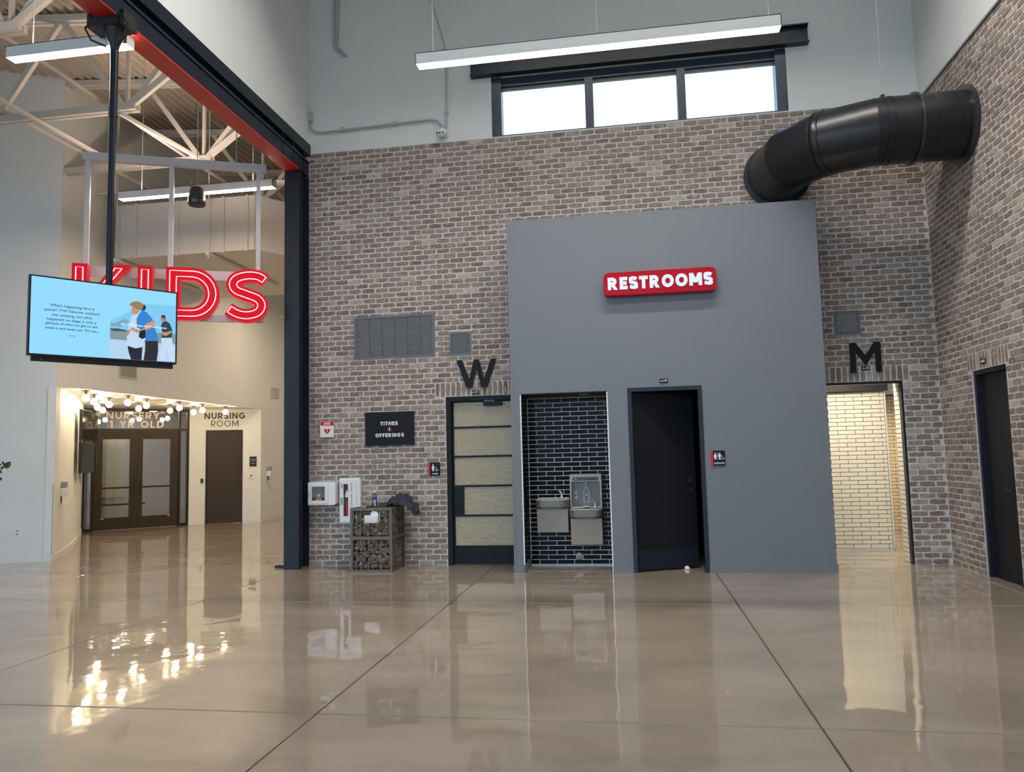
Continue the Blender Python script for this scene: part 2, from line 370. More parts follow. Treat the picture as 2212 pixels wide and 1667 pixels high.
def roundrect(a0, a1, w0, w1, rad, n=5):
    out = []
    for cx, cy, t0 in ((a1 - rad, w1 - rad, 0), (a0 + rad, w1 - rad, 90), (a0 + rad, w0 + rad, 180), (a1 - rad, w0 + rad, 270)):
        for i in range(n + 1):
            t = math.radians(t0 + 90 * i / n); out.append((cx + rad * math.cos(t), cy + rad * math.sin(t)))
    return out

def struct(name, mb, m, label, cat, origin=None, parent=None, **k):
    o = obj(name, mb, m, parent, origin, **k)
    return tag(o, label, cat, kind='structure') if parent is None else o

# ------------------------------------------------------------------ frames of the place
BY, GYY, RX, LX, NY = 10.52, 9.85, 3.92, -4.63, 10.49
BK = Fr((0, BY, 0), (1, 0, 0), (0, -1, 0)); GY = Fr((0, GYY, 0), (1, 0, 0), (0, -1, 0)); NB = Fr((0, NY, 0), (1, 0, 0), (0, -1, 0))
RT = Fr((RX, 0, 0), (0, -1, 0), (-1, 0, 0))
SFv = Vector((1.62, 1.60, 0)).normalized(); SF = Fr((-12.34, 15.67, 0), SFv, (SFv.y, -SFv.x, 0)); SFL = 2.277
NWv = Vector((1.52, .68, 0)).normalized(); NW = Fr((-10.72, 17.27, 0), NWv, (NWv.y, -NWv.x, 0)); NWL = 1.665
KWv = Vector((-.75, -.25, 0)).normalized(); KW = Fr((-9.2, 11.04, 0), KWv, (-KWv.y, KWv.x, 0))
FX = -9.2; FW = Fr((FX, 0, 0), (0, 1, 0), (1, 0, 0))
BT = 6.07            # top of the brick
CZ = 9.3             # lobby ceiling
FRONT = -6.5         # glazed front of the lobby behind the camera
def deckz(x): return 7.97 - .09 * (x + 9.2)

# ================================================================== FLOOR
xs = [-16.2, -13.3, -10.4, -7.55, -4.72, -1.93, .95, 3.8, 6.6]; ys = [FRONT, -2.35, 1.07, 4.47, 7.88, 11.29, 14.7, 18.1, 21.5]
fl = struct('floor', MB().box(xs[0], xs[-1], ys[0], ys[-1], -.2, -.012), 'joint', 'polished tan concrete floor with saw cut joints', 'floor')
for i in range(len(xs) - 1):
    for j in range(len(ys) - 1):
        g = .006
        b_ = MB(); x0, x1, y0, y1 = xs[i] + g, xs[i + 1] - g, ys[j] + g, ys[j + 1] - g
        e = .004
        b_.add([(x0, y0, -.02), (x1, y0, -.02), (x1, y1, -.02), (x0, y1, -.02), (x0, y0, -e), (x1, y0, -e), (x1, y1, -e), (x0, y1, -e),
                (x0 + e, y0 + e, 0), (x1 - e, y0 + e, 0), (x1 - e, y1 - e, 0), (x0 + e, y1 - e, 0)],
               [(3, 2, 1, 0), (8, 9, 10, 11)] + [(k, (k + 1) % 4, 4 + (k + 1) % 4, 4 + k) for k in range(4)] + [(4 + k, 4 + (k + 1) % 4, 8 + (k + 1) % 4, 8 + k) for k in range(4)])
        obj('slab', b_, 'floor', fl)
struct('ground', MB().box(-60, 60, -70, FRONT - .02, -.25, -.03), 'ground', 'pale paving outside the glazed front', 'ground')

# ================================================================== BRICK WALLS
BL, BH, PU, PW = .1895, .0615, .203, .075
def brick_mesh(L_, H_, seed):
    rg = random.Random(seed); j = lambda a: rg.uniform(-a, a)
    base = [(-.5, -.5), (-.17, -.5), (.17, -.5), (.5, -.5), (.5, 0), (.5, .5), (.17, .5), (-.17, .5), (-.5, .5), (-.5, 0)]
    P = []
    for a, w in base:
        c = .006 if abs(a) == .5 and abs(w) == .5 else 0
        P.append((a * L_ - math.copysign(c, a) * rg.uniform(.3, 1.4) + j(.0025), w * H_ - (math.copysign(c, w) * rg.uniform(.2, .8) if w else 0) + j(.0028)))
    dd = j(.0025); n = len(P); vs_ = []
    for a, w in P: vs_.append((a, .03, w))
    for a, w in P: vs_.append((a, .006 + dd, w))
    for a, w in P: vs_.append((a - math.copysign(.005, a), -.001 + dd + j(.001), w - (math.copysign(.004, w) if abs(w) > .3 * H_ else 0)))
    fs = [(i, (i + 1) % n, n + (i + 1) % n, n + i) for i in range(n)] + [(n + i, n + (i + 1) % n, 2 * n + (i + 1) % n, 2 * n + i) for i in range(n)] + [tuple(range(2 * n, 3 * n))]
    return [Vector(p) for p in vs_], fs
VAR = [brick_mesh(BL, BH, k) for k in range(10)]; SVAR = [brick_mesh(.0655, .193, 50 + k) for k in range(5)]
VMESH = [mesh_from('brick', v_, f_, M['brick']) for v_, f_ in VAR]; SMESH = [mesh_from('brick', v_, f_, M['brick']) for v_, f_ in SVAR]

def lay(F, rz, wall, u0, u1, top, holes, soldiers, phase, seen=300):
    items = []
    nrow = int(round(top / PW))
    pw = top / nrow
    blocked = holes + soldiers
    for k in range(nrow):
        w0 = k * pw + .005; w1 = (k + 1) * pw - .005; wc = (w0 + w1) / 2
        cuts = sorted((a, b) for a, b, c, d in blocked if c < wc < d)
        free = []; x = u0
        for a, b in cuts:
            if a > x: free.append((x, a))
            x = max(x, b)
        if x < u1: free.append((x, u1))
        off = phase + (k % 2) * PU / 2 + random.uniform(-.008, .008)
        i = int(math.floor((u0 - off) / PU)) - 1
        while off + i * PU < u1:
            a = off + i * PU + .0065; b = a + BL; i += 1
            if random.random() < .05: a += .004
            for p, q in free:
                aa = max(a, p + .004); bb = min(b, q - .004)
                if bb - aa > .035: items.append(((aa + bb) / 2, wc, bb - aa, False))
    for a, b, c, d in soldiers:
        n = int(round((b - a) / .075)); st = (b - a) / n
        for i in range(n): items.append((a + (i + .5) * st, (c + d) / 2, st - .0095, True))
    def key(t):
        p = F(t[0], t[1]); v = p - CAM; area = t[2] * (.193 if t[3] else BH)
        return -area * abs(v.normalized().dot(F.n)) / v.length_squared * (1 if t[4] else .2)
    items2 = []
    for t in items:
        p = F(t[0], t[1]); v = p - CAM
        x_ = v.dot(r3) / max(v.dot(f2), .01); y_ = v.dot(u3) / max(v.dot(f2), .01)
        inside = abs(x_) < .66 and abs(y_) < .495 and v.dot(f2) > 0
        items2.append((*t, inside))
    items2.sort(key=key)
    R_ = Matrix.Rotation(rz, 4, 'Z'); run = MB()
    for n, (uc, wc, ln, sold, ins) in enumerate(items2):
        k = random.randrange(10); p = F(uc, wc, random.uniform(-.0015, .0015))
        if n < seen:
            o = bpy.data.objects.new('brick', SMESH[k % 5] if sold else VMESH[k]); col.objects.link(o)
            o.parent = wall; o.location = p; o.rotation_euler = (0, 0, rz); o.scale = ((ln / .0655) if sold else (ln / BL), 1, 1)
            if random.random() < .5 and not sold: o.rotation_euler = (0, 0, rz); o.scale.z = random.uniform(.95, 1.02)
        else:
            v_, f_ = (SVAR[k % 5] if sold else VAR[k]); sc = (ln / .0655) if sold else (ln / BL)
            run.add([p + R_ @ Vector((q.x * sc, q.y, q.z)) for q in v_], f_)
    obj('brick_courses', run, 'brick_run', wall, kind='stuff', recalc=False, label='remaining brown and grey weathered brick courses')

WD = (-2.60, -1.58, 0, 2.345); MD = (2.47, 3.47, 0, 2.345); RD = (-9.58, -8.755, 0, 2.345)
GB = (-1.56, 2.37, -1, 4.615)
# back wall backing (mortar face just behind the brick faces)
mb = MB(); T = .28; D0 = -.004
mb.fbox(BK, -4.85, WD[0], 0, BT, D0 - T, D0); mb.fbox(BK, WD[0], WD[1], 2.345, BT, D0 - T, D0); mb.fbox(BK, WD[1], -1.44, 0, BT, D0 - T, D0)
mb.fbox(BK, -1.44, -.3, 2.30, BT, D0 - T, D0); mb.fbox(BK, .95, MD[0], 0, BT, D0 - T, D0); mb.fbox(BK, -.3, .95, 2.345, BT, D0 - T, D0); mb.fbox(BK, MD[0], MD[1], 2.345, BT, D0 - T, D0)
mb.fbox(BK, MD[1], RX + .3, 0, BT, D0 - T, D0)
wall_back = struct('wall_back', mb, 'mortar', 'weathered brown brick back wall with pale mortar joints', 'wall')
VENTS = [(-3.945, -2.742, 2.938, 3.556), (-2.53, -2.213, 2.938, 3.268), (2.677, 3.004, 2.975, 3.288)]
lay(BK, 0, wall_back, -4.64, RX, BT, [WD, MD, GB] + VENTS, [(-2.752, -1.55, 2.35, 2.548), (2.36, 3.56, 2.35, 2.548)], -4.64)
# right wall
mb = MB()
mb.fbox(RT, -BY - .2, RD[0], 0, BT, D0 - .25, D0); mb.fbox(RT, RD[0], RD[1], 2.345, BT, D0 - .25, D0); mb.fbox(RT, RD[1], -FRONT, 0, BT, D0 - .25, D0)
wall_right = struct('wall_right', mb, 'mortar', 'weathered brown brick side wall with a black door', 'wall')
lay(RT, -math.pi / 2, wall_right, -BY, -3.0, BT, [RD, ], [(-9.68, -8.68, 2.35, 2.548)], -BY + .06)
# upper painted walls
struct('wall_right_upper', MB().box(RX - .004, RX + .25, FRONT, BY + .2, BT, CZ), 'white', 'white painted upper side wall above the brick', 'wall')
struct('trim_1', MB().box(RX - .02, RX - .004, 4, BY, BT - .012, BT + .012), 'cable', 'thin metal cap along the top of the side brick wall', 'trim')
WIN = (-1.845, 2.265, 6.085, 6.985)
mb = MB(); E0 = .002
mb.fbox(BK, LX - .3, WIN[0], BT, CZ, -.3, E0); mb.fbox(BK, WIN[1], RX + .2, BT, CZ, -.3, E0); mb.fbox(BK, WIN[0], WIN[1], WIN[3], CZ, -.3, E0); mb.fbox(BK, WIN[0], WIN[1], BT, WIN[2], -.3, E0)
struct('wall_back_upper', mb, 'white', 'white painted upper back wall around the high window', 'wall')
struct('wall_left', MB().box(LX - .22, LX, FRONT, BY, 6.2, CZ), 'white', 'white painted upper wall above the black beam', 'wall')
struct('ceiling', MB().box(LX - .25, RX + .3, FRONT, BY + .3, CZ, CZ + .2), 'ceiling', 'high white ceiling of the lobby', 'ceiling')
# glazed front behind the camera: spandrel and mullions
mb = MB().box(-16.2, RX + .3, FRONT - .2, FRONT, 8.2, CZ + .2)
struct('wall_front', mb, 'white', 'white painted wall above the glazed front', 'wall')
wf = thing('window_2', 'tall glazed lobby front with black mullions', 'window', (0, FRONT, 0), kind='structure')
for x in [-16.1 + 1.98 * k for k in range(11)]: obj('mullion', MB().box(x - .03, x + .03, FRONT - .12, FRONT, 0, 8.2), 'black', wf)
for z in (.05, 2.4, 5.15, 8.15): obj('transom', MB().box(-16.2, RX + .2, FRONT - .11, FRONT - .02, z - .03, z + .03), 'black', wf)

# ------------------------------------------------------------------ high window
w1 = thing('window_1', 'high strip window of three bright panes in dark frame', 'window', ((WIN[0] + WIN[1]) / 2, BY, WIN[2]), kind='structure')
mb = MB(); a0, a1, z0, z1 = WIN; q = -.16
mb.fbox(BK, a0, a0 + .14, z0, z1, -.22, -.02); mb.fbox(BK, a1 - .14, a1, z0, z1, -.22, -.02)
mb.fbox(BK, a0 + .14, a1 - .14, z0, z0 + .025, -.22, -.02); mb.fbox(BK, a0 + .14, a1 - .14, 6.86, z1, -.22, -.06)
obj('window_frame', mb, 'winframe', w1)
for x in (-.436, .852): obj('mullion', MB().fbox(BK, x - .058, x + .058, z0 + .025, 6.86, -.21, -.03), 'winframe', w1)
for p, q_ in ((-1.705, -.494), (-.378, .794), (.91, 2.125)):
    pn = obj('pane', MB().fbox(BK, p, q_, z0 + .025, 6.86, -.17, -.155), 'winglass', w1)
    obj('blind_rail', MB().fbox(BK, p, q_, 6.815, 6.86, -.15, -.12), 'cable', pn)
mb = MB().fbox(BK, -2.135, 2.56, 6.99, 7.235, .004, .05).fbox(BK, -2.135, 2.56, 6.98, 7.0, .004, .12).fbox(BK, -2.135, 2.56, 7.225, 7.245, .004, .12)
tag(obj('steel_lintel', mb, 'black', origin=(.2, BY, 6.98)), 'dark steel channel lintel mounted above the high strip window', 'lintel')

# ------------------------------------------------------------------ grey bump-out with niche and door
gx0, gx1, gz = -1.562, 2.37, 4.615; nx0, nx1, nz = -1.436, -.305, 2.285; dx0, dx1, dz = -.05, .876, 2.322
mb = MB(); w_ = .12
mb.box(gx0, nx0, GYY, BY, 0, gz); mb.box(nx0, nx1, GYY, BY, nz + .012, gz); mb.box(nx1, dx0, GYY, BY, 0, gz)
mb.box(dx0, dx1, GYY, GYY + .14, dz, gz); mb.box(dx1, gx1, GYY, BY, 0, gz); mb.box(dx0, dx1, GYY + .14, BY + .3, 2.6, gz)
wall_center = struct('wall_center', mb, 'greypaint', 'grey painted block standing out from the brick wall', 'wall')
mb = MB(); t_ = .012
for a, b in ((gx0 - t_, nx0), (nx1, dx0), (dx1, gx1 + t_)): mb.box(a, b, GYY - t_, GYY + .002, 0, .098)
mb.box(gx0 - t_, gx0, GYY, BY, 0, .098); mb.box(gx1, gx1 + t_, GYY, BY, 0, .098); mb.box(nx0 - .002, nx0 + t_, GYY - t_, NY, 0, .098)
struct('baseboard_center', mb, 'greypaint', 'grey baseboard around the foot of the grey block', 'baseboard')
struct('trim_2', MB().box(nx0 - .004, nx0 + .012, GYY - .006, GYY + .01, .1, nz).box(nx1 - .012, nx1 + .004, GYY - .006, GYY + .01, .0, nz), 'trimwhite', 'thin white metal edge strips of the tiled niche', 'trim')
struct('trim_3', MB().box(nx0, nx1, NY - .02, NY - .004, 0, .016), 'trimwhite', 'white metal strip at the foot of the black tiles', 'trim')
struct('corner_guard', MB().box(gx0 - .004, gx0 + .022, GYY - .005, GYY + .0, .1, 1.2), 'greypaint', 'slim corner guard on the grey block beside the glazed door', 'trim')

def tiles(F, wall, a0, a1, w0, w1, pu, pw, m, joint, phase, joined=False, thick=.004):
    rows = int(math.floor((w1 - w0) / pw + 1e-6)); run = MB(); cache = {}
    def tv(hl, hh):
        b = .0025
        return ([(-hl, 0, -hh), (hl, 0, -hh), (hl, 0, hh), (-hl, 0, hh), (-hl + b, -thick, -hh + b), (hl - b, -thick, -hh + b), (hl - b, -thick, hh - b), (-hl + b, -thick, hh - b)],
                [(4, 5, 6, 7), (0, 1, 5, 4), (1, 2, 6, 5), (2, 3, 7, 6), (3, 0, 4, 7)])
    rz = math.atan2(F.u.y, F.u.x); R_ = Matrix.Rotation(rz, 4, 'Z')
    flip = R_ @ Vector((0, -1, 0)); sgn = 1 if flip.dot(F.n) > 0 else -1
    k = 0; w = w0
    while w < w1 - .01:
        h = min(pw, w1 - w); off = phase + (k % 2) * pu / 2; i = int(math.floor((a0 - off) / pu)) - 1
        while off + i * pu < a1:
            aa = max(off + i * pu, a0) ; bb = min(off + (i + 1) * pu, a1); i += 1
            if bb - aa < .012: continue
            hl = round((bb - aa - joint) / 2, 4); hh = round((h - joint) / 2, 4)
            vs_, fs = tv(hl, hh); p = F((aa + bb) / 2, w + h / 2, 0)
            if joined: run.add([p + R_ @ Vector((x, y * sgn, z)) for x, y, z in vs_], fs)
            else:
                if (hl, hh) not in cache: cache[(hl, hh)] = mesh_from('tile', [(x, y * sgn, z) for x, y, z in vs_], fs if sgn > 0 else [tuple(reversed(q)) for q in fs], M[m], recalc=False)
                o = bpy.data.objects.new('tile', cache[(hl, hh)]); col.objects.link(o); o.parent = wall; o.location = p; o.rotation_euler = (random.uniform(-.004, .004), 0, rz + random.uniform(-.004, .004))
        w += h; k += 1
    if joined: obj('tile_courses', run, m, wall, kind='stuff')

wn = struct('wall_niche', MB().box(nx0 - .02, nx1 + .02, NY, NY + .1, 0, nz + .02), 'groutlight', 'black glazed tile back of the drinking fountain niche', 'wall')
tiles(NB, wn, nx0 + .004, nx1, .018, nz, .2345, .0625, 'blacktile', .010, -1.545)
NL = Fr((nx0, 0, 0), (0, 1, 0), (1, 0, 0)); NR = Fr((nx1, 0, 0), (0, 1, 0), (-1, 0, 0))
wl = struct('wall_niche_left', MB().box(nx0 - .02, nx0, GYY + .01, NY, .1, nz), 'groutlight', 'black glazed tile left return of the niche', 'wall')
tiles(NL, wl, GYY + .012, NY - .01, .1, nz, .2345, .0625, 'blacktile', .010, GYY + .1)
wr = struct('wall_niche_right', MB().box(nx1, nx1 + .02, GYY + .01, NY, 0, nz), 'groutlight', 'black glazed tile right return of the niche', 'wall')
tiles(NR, wr, GYY + .012, NY - .01, .018, nz, .2345, .0625, 'blacktile', .010, GYY + .1, joined=True)
struct('ceiling_niche', MB().box(nx0, nx1, GYY + .005, NY, nz, nz + .012), 'blackmatte', 'dark soffit over the tiled niche', 'ceiling')
nl = thing('niche_downlight', 'small warm downlight in the soffit of the tiled niche', 'light', (-.62, 10.12, nz - .012))
obj('trim_ring', MB().lathe([(.045, 0), (.062, 0), (.062, .012), (.045, .012)], (-.62, 10.12, nz - .012), Z, 20), 'cable', nl); obj('lens', MB().lathe([(0, 0), (.044, 0), (.044, .006)], (-.62, 10.12, nz - .008), Z, 20), 'nichelight', nl)
mb = MB().lathe([(.0, 0), (.048, 0), (.048, .006), (.04, .010), (0, .011)], NB(-.775, .125, .008), (0, -1, 0), 24)
dc = tag(obj('drain_cover', mb, 'steel', origin=NB(-.775, .125, .008), smooth=True), 'round metal cleanout cover on the black niche tiles', 'cover')
obj('screw', MB().lathe([(0, 0), (.009, 0), (.007, .004), (0, .005)], NB(-.775, .125, .018), (0, -1, 0), 10), 'ventdark', dc)

# ================================================================== DOORS
# glazed door under the W
d1 = thing('door_1', 'black steel door with five textured glass panes under the W', 'door', (-2.1, BY, 0), kind='structure')
ya, yb = -.06, -.11
mb = MB().fbox(BK, -2.598, -2.53, 0, 2.345, -.16, .004).fbox(BK, -1.648, -1.58, 0, 2.345, -.16, .004).fbox(BK, -2.53, -1.648, 2.283, 2.345, -.16, .004)
obj('door_frame', mb, 'blackdoor', d1)
rails = [(.035, .262), (.662, .688), (1.073, 1.099), (1.485, 1.511), (1.895, 1.921), (2.262, 2.28)]
lf = obj('door_leaf', MB().fbox(BK, -2.527, -2.505, .008, 2.28, yb, ya).fbox(BK, -1.672, -1.651, .008, 2.28, yb, ya).fbox(BK, -2.505, -1.672, .008, .262, yb, ya), 'blackdoor', d1)
for a, b in rails[1:]: obj('rail', MB().fbox(BK, -2.505, -1.672, a, b, yb, ya), 'blackdoor', d1)
for (a, b), (c, d_) in zip(rails[:-1], rails[1:]): obj('glass_pane', MB().fbox(BK, -2.505, -1.672, b, c, -.092, -.078), 'pane', d1)
pp = obj('push_plate', MB().fbox(BK, -2.51, -2.40, .692, 1.07, ya - .004, ya + .008), 'blackdoor', d1)
obj('stile', MB().fbox(BK, -2.40, -2.372, .688, 1.073, yb, ya + .002), 'blackdoor', d1)
cl = obj('door_closer', MB().fbox(BK, -2.06, -1.80, 2.205, 2.262, ya, ya + .06), 'blackdoor', d1)
obj('closer_arm', MB().fbox(BK, -2.05, -1.90, 2.262, 2.285, ya + .01, ya + .05), 'satin', cl)
struct('wall_behind_door', MB().fbox(BK, -2.75, -1.45, 0, 2.5, -.9, -.6), 'white', 'pale wall behind the textured glass door', 'wall')
# grey block door, ajar
d2 = thing('door_2', 'black restroom door standing slightly ajar in the grey block', 'door', (.41, GYY, 0), kind='structure')
mb = MB().fbox(GY, dx0, dx0 + .05, 0, dz, -.14, .014).fbox(GY, dx1 - .05, dx1, 0, dz, -.14, .014).fbox(GY, dx0 + .05, dx1 - .05, dz - .05, dz, -.14, .014)
obj('door_frame', mb, 'black', d2)
ang = math.radians(25.6); DL = Fr((dx0 + .054, GYY + .035, 0), (math.cos(ang), math.sin(ang), 0), (math.sin(ang), -math.cos(ang), 0))
leaf = obj('door_leaf', MB().fbox(DL, 0, .865, .012, dz - .056, -.045, 0), 'blackdoor', d2)
obj('kick_plate', MB().fbox(DL, .02, .845, .03, .27, 0, .003), 'black', leaf)
lv = obj('lever_handle', MB().lathe([(0, 0), (.026, 0), (.026, .012), (0, .013)], DL(.79, 1.0, 0), DL.n, 16).tube([DL(.79, 1.0, .01), DL(.79, 1.0, .05), DL(.78, 1.0, .055), DL(.68, 1.0, .055)], .009, 8), 'satin', leaf, smooth=True)
obj('deadbolt', MB().lathe([(0, 0), (.026, 0), (.022, .016), (0, .017)], DL(.79, 1.12, 0), DL.n, 16), 'satin', leaf, smooth=True)
for z in (.3, 1.15, 2.0): obj('hinge', MB().fbox(GY, dx0 + .048, dx0 + .06, z - .055, z + .055, -.05, -.01), 'black', d2)
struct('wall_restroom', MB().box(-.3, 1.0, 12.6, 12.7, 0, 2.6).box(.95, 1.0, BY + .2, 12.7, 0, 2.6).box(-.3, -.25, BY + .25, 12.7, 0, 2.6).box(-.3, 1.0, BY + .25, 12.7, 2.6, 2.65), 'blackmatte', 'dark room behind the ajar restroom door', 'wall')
mb = MB().lathe([(.03, 0), (.036, .008), (.03, .03), (.012, .042), (.004, .046)], (.62, 10.13, 0), Z, 14)
tag(obj('door_wedge', mb, 'device', origin=(.62, 10.13, 0), smooth=True), 'small white rubber stop on the floor under the ajar black door', 'doorstop')
# side door
d3 = thing('door_3', 'plain black door in the brick side wall', 'door', RT(-9.17, 0, 0), kind='structure')
mb = MB().fbox(RT, RD[0] - .0, RD[0] + .05, 0, 2.345, -.2, -.02).fbox(RT, RD[1] - .05, RD[1], 0, 2.345, -.2, -.02).fbox(RT, RD[0] + .05, RD[1] - .05, 2.295, 2.345, -.2, -.02)
obj('door_frame', mb, 'black', d3)
l3 = obj('door_leaf', MB().fbox(RT, RD[0] + .052, RD[1] - .052, .008, 2.292, -.12, -.075), 'blackdoor', d3)
obj('lever_handle', MB().lathe([(0, 0), (.026, 0), (.026, .012), (0, .013)], RT(-8.88, 1.0, -.075), RT.n, 16).tube([RT(-8.88, 1.0, -.06), RT(-8.88, 1.0, -.02), RT(-8.89, 1.0, -.015), RT(-8.99, 1.0, -.015)], .009, 8), 'satin', l3, smooth=True)
struct('wall_behind_side_door', MB().box(RX + .2, RX + .25, 8.6, 9.7, 0, 2.4), 'blackmatte', 'dark backing of the side door', 'wall')

# men's room doorway and what shows through it
d4 = thing('door_4', 'open black framed doorway under the M', 'door', (2.97, BY, 0), kind='structure')
mb = MB().fbox(BK, MD[0], MD[0] + .045, 0, 2.345, -.09, .003).fbox(BK, MD[1] - .025, MD[1], 0, 2.345, -.09, .003).fbox(BK, MD[0] + .045, MD[1] - .03, 2.312, 2.345, -.09, .003)
obj('door_frame', mb, 'black', d4)
MT = Fr((0, 12.0, 0), (1, 0, 0), (0, -1, 0))
wt = struct('wall_tile', MB().box(1.6, 3.70, 12.0, 12.12, 0, 2.32), 'groutdark', 'cream tile screen wall inside the men\'s room', 'wall')
tiles(MT, wt, 2.40, 3.685, .02, 2.315, .245, .0617, 'whitetile', .007, 2.40)
struct('trim_4', MB().box(3.685, 3.703, 11.985, 12.12, .0, 2.32).box(1.6, 3.70, 11.985, 12.0, 0, .018), 'trimwhite', 'pale metal edge of the cream tile screen wall', 'trim')
MRt = Fr((3.468, 0, 0), (0, 1, 0), (-1, 0, 0))
wq = struct('wall_tile_return', MB().box(3.468, 3.53, BY + .09, 10.87, 0, 2.5), 'groutdark', 'narrow cream tile return beside the doorway', 'wall')
tiles(MRt, wq, BY + .092, 10.87, .0, 2.5, .245, .0617, 'whitetile', .007, BY + .2)
MF = Fr((0, 14.7, 0), (1, 0, 0), (0, -1, 0))
wq2 = struct('wall_tile_far', MB().box(3.2, 5.4, 14.7, 14.8, 0, 2.7), 'groutdark', 'tan tile far wall of the men\'s room', 'wall')
tiles(MF, wq2, 3.9, 5.2, .0, 2.40, .245, .0617, 'tantile', .007, 3.9)
struct('wall_mens', MB().box(1.5, 1.6, BY + .29, 14.8, 0, 2.75).box(5.4, 5.5, BY + .29, 14.8, 0, 2.75).box(3.53, 5.5, 10.81, 10.87, 0, 2.75), 'white', 'painted side walls of the men\'s room', 'wall')
struct('ceiling_mens', MB().box(1.5, 5.5, BY + .29, 14.8, 2.75, 2.85).box(1.6, 3.72, 11.9, 12.2, 2.32, 2.75).box(3.72, 5.4, 13.9, 14.0, 2.38, 2.75), 'blackmatte', 'dark ceiling and bulkhead of the men\'s room', 'ceiling')
tag(obj('restroom_ceiling_light', MB().box(2.2, 3.3, 10.90, 11.05, 2.72, 2.75), 'roomlight', origin=(2.75, 10.97, 2.72)), 'warm ceiling light strip inside the men\'s room doorway', 'light')
tag(obj('unseen_restroom_light', MB().box(4.78, 5.08, 12.4, 13.6, 2.72, 2.75), 'roomlight', origin=(4.93, 13, 2.72)), 'warm ceiling light in the depth of the men\'s room', 'light')  # out-of-view light added deep in the men's room
gr = thing('grab_rail_post', 'pale partition with dark cap just beyond the tile screen wall', 'partition', (3.86, 12.9, 0))
obj('panel', MB().box(3.80, 3.86, 12.8, 13.0, .35, 1.05), 'cream', gr); obj('bracket', MB().box(3.80, 3.90, 12.78, 12.84, .98, 1.04), 'blackmatte', gr)
obj('leg', MB().box(3.815, 3.845, 12.88, 12.92, 0, .35), 'blackmatte', gr)

# ================================================================== COLUMN AND BEAM OF THE OPENING
c1 = thing('steel_column', 'black steel column at the end of the wide opening', 'column', (-4.74, 10.3, 0))
obj('flange', MB().box(-4.85, -4.63, 10.14, 10.165, 0, 5.7), 'black', c1)
obj('web', MB().box(-4.755, -4.70, 10.165, 10.47, 0, 5.7), 'black', c1)
obj('flange', MB().box(-4.85, -4.63, 10.47, 10.495, 0, 5.7), 'black', c1)
obj('flange_edge', MB().box(-4.66, -4.632, 10.20, 10.24, 0, 5.7), 'black', c1)
b1 = thing('steel_beam', 'black steel beam with red underside spanning the wide opening', 'beam', (-4.74, 5, 5.7))
obj('bottom_box', MB().box(-4.85, -4.625, FRONT, 10.47, 5.705, 5.92), 'black', b1)
obj('soffit', MB().box(-4.845, -4.615, FRONT, 10.13, 5.69, 5.705), 'soffitred', b1, label='red underside')
obj('web', MB().box(-4.82, -4.67, FRONT, 10.47, 5.92, 6.03), 'black', b1)
obj('top_flange', MB().box(-4.85, -4.61, FRONT, 10.5, 6.03, 6.2), 'black', b1)
for y in (9.62, 9.95, 10.3): obj('stiffener', MB().box(-4.67, -4.618, y - .008, y + .008, 5.72, 6.03), 'black', b1)
obj('edge_angle', MB().box(-4.625, -4.606, FRONT, 10.47, 5.905, 5.925), 'winframe', b1)
tag(obj('floor_stop', MB().box(-5.06, -4.87, 10.30, 10.38, 0, .03), 'black', origin=(-4.96, 10.34, 0)), 'small black floor stop at the foot of the steel column', 'doorstop')

# ================================================================== KIDS AREA SHELL
mb = MB(); mb.fbox(KW, 0, 7.5, 0, 8.9, -.15, 0)
struct('wall_kids', mb, 'white', 'pale painted wall at the left lit by daylight', 'wall')
struct('baseboard_kids', MB().fbox(KW, 0, 7.5, 0, .1, 0, .012), 'white', 'white baseboard of the pale left wall', 'baseboard')
mb = MB().box(FX - .15, FX, 11.06, 17.95, 2.8, 8.6).box(FX - .15, FX, 17.95, 20.6, 0, 8.6)
struct('wall_far', mb, 'white', 'tall beige lit wall above the alcove', 'wall')
struct('baseboard_far', MB().box(FX, FX + .012, 17.96, 20.6, 0, .1), 'white', 'baseboard right of the alcove', 'baseboard')
CW = [(-9.2, 11.05), (-9.38, 11.37), (-9.69, 11.89), (-10.27, 12.81), (-10.97, 13.8), (-11.68, 14.8), (-12.34, 15.67)]
mb = MB(); mbb = MB()
for (x0, y0), (x1, y1) in zip(CW[:-1], CW[1:]):
    n = Vector((y1 - y0, -(x1 - x0), 0)).normalized(); F_ = Fr((x0, y0, 0), (x1 - x0, y1 - y0, 0), n); ln = math.hypot(x1 - x0, y1 - y0)
    mb.fbox(F_, -.01, ln + .01, 0, 2.8, -.12, 0); mbb.fbox(F_, 0, ln, 0, .1, 0, .012)
struct('wall_alcove', mb, 'white', 'gently curved alcove wall leading to the glass doors', 'wall')
struct('baseboard_alcove', mbb, 'white', 'baseboard of the curved alcove wall', 'baseboard')
struct('ceiling_alcove', MB().zprism([(FX - .15, 11.06), (FX - .15, 17.9), (-10.72, 17.3), (-12.4, 15.75)] + [(x, y) for x, y in CW[::-1][1:-1]], 2.8, 2.95), 'soffit', 'glossy low soffit over the alcove dotted with bulbs', 'ceiling')
mb = MB().fbox(NW, 0, .375, 0, 2.8, -.12, 0).fbox(NW, 1.238, NWL, 0, 2.8, -.12, 0).fbox(NW, .375, 1.238, 2.29, 2.8, -.12, 0)
struct('wall_nursing', mb, 'white', 'beige wall around the nursing room door', 'wall')
struct('baseboard_nursing', MB().fbox(NW, 0, .37, 0, .1, 0, .012).fbox(NW, 1.242, NWL, 0, .1, 0, .012), 'white', 'baseboard beside the nursing room door', 'baseboard')
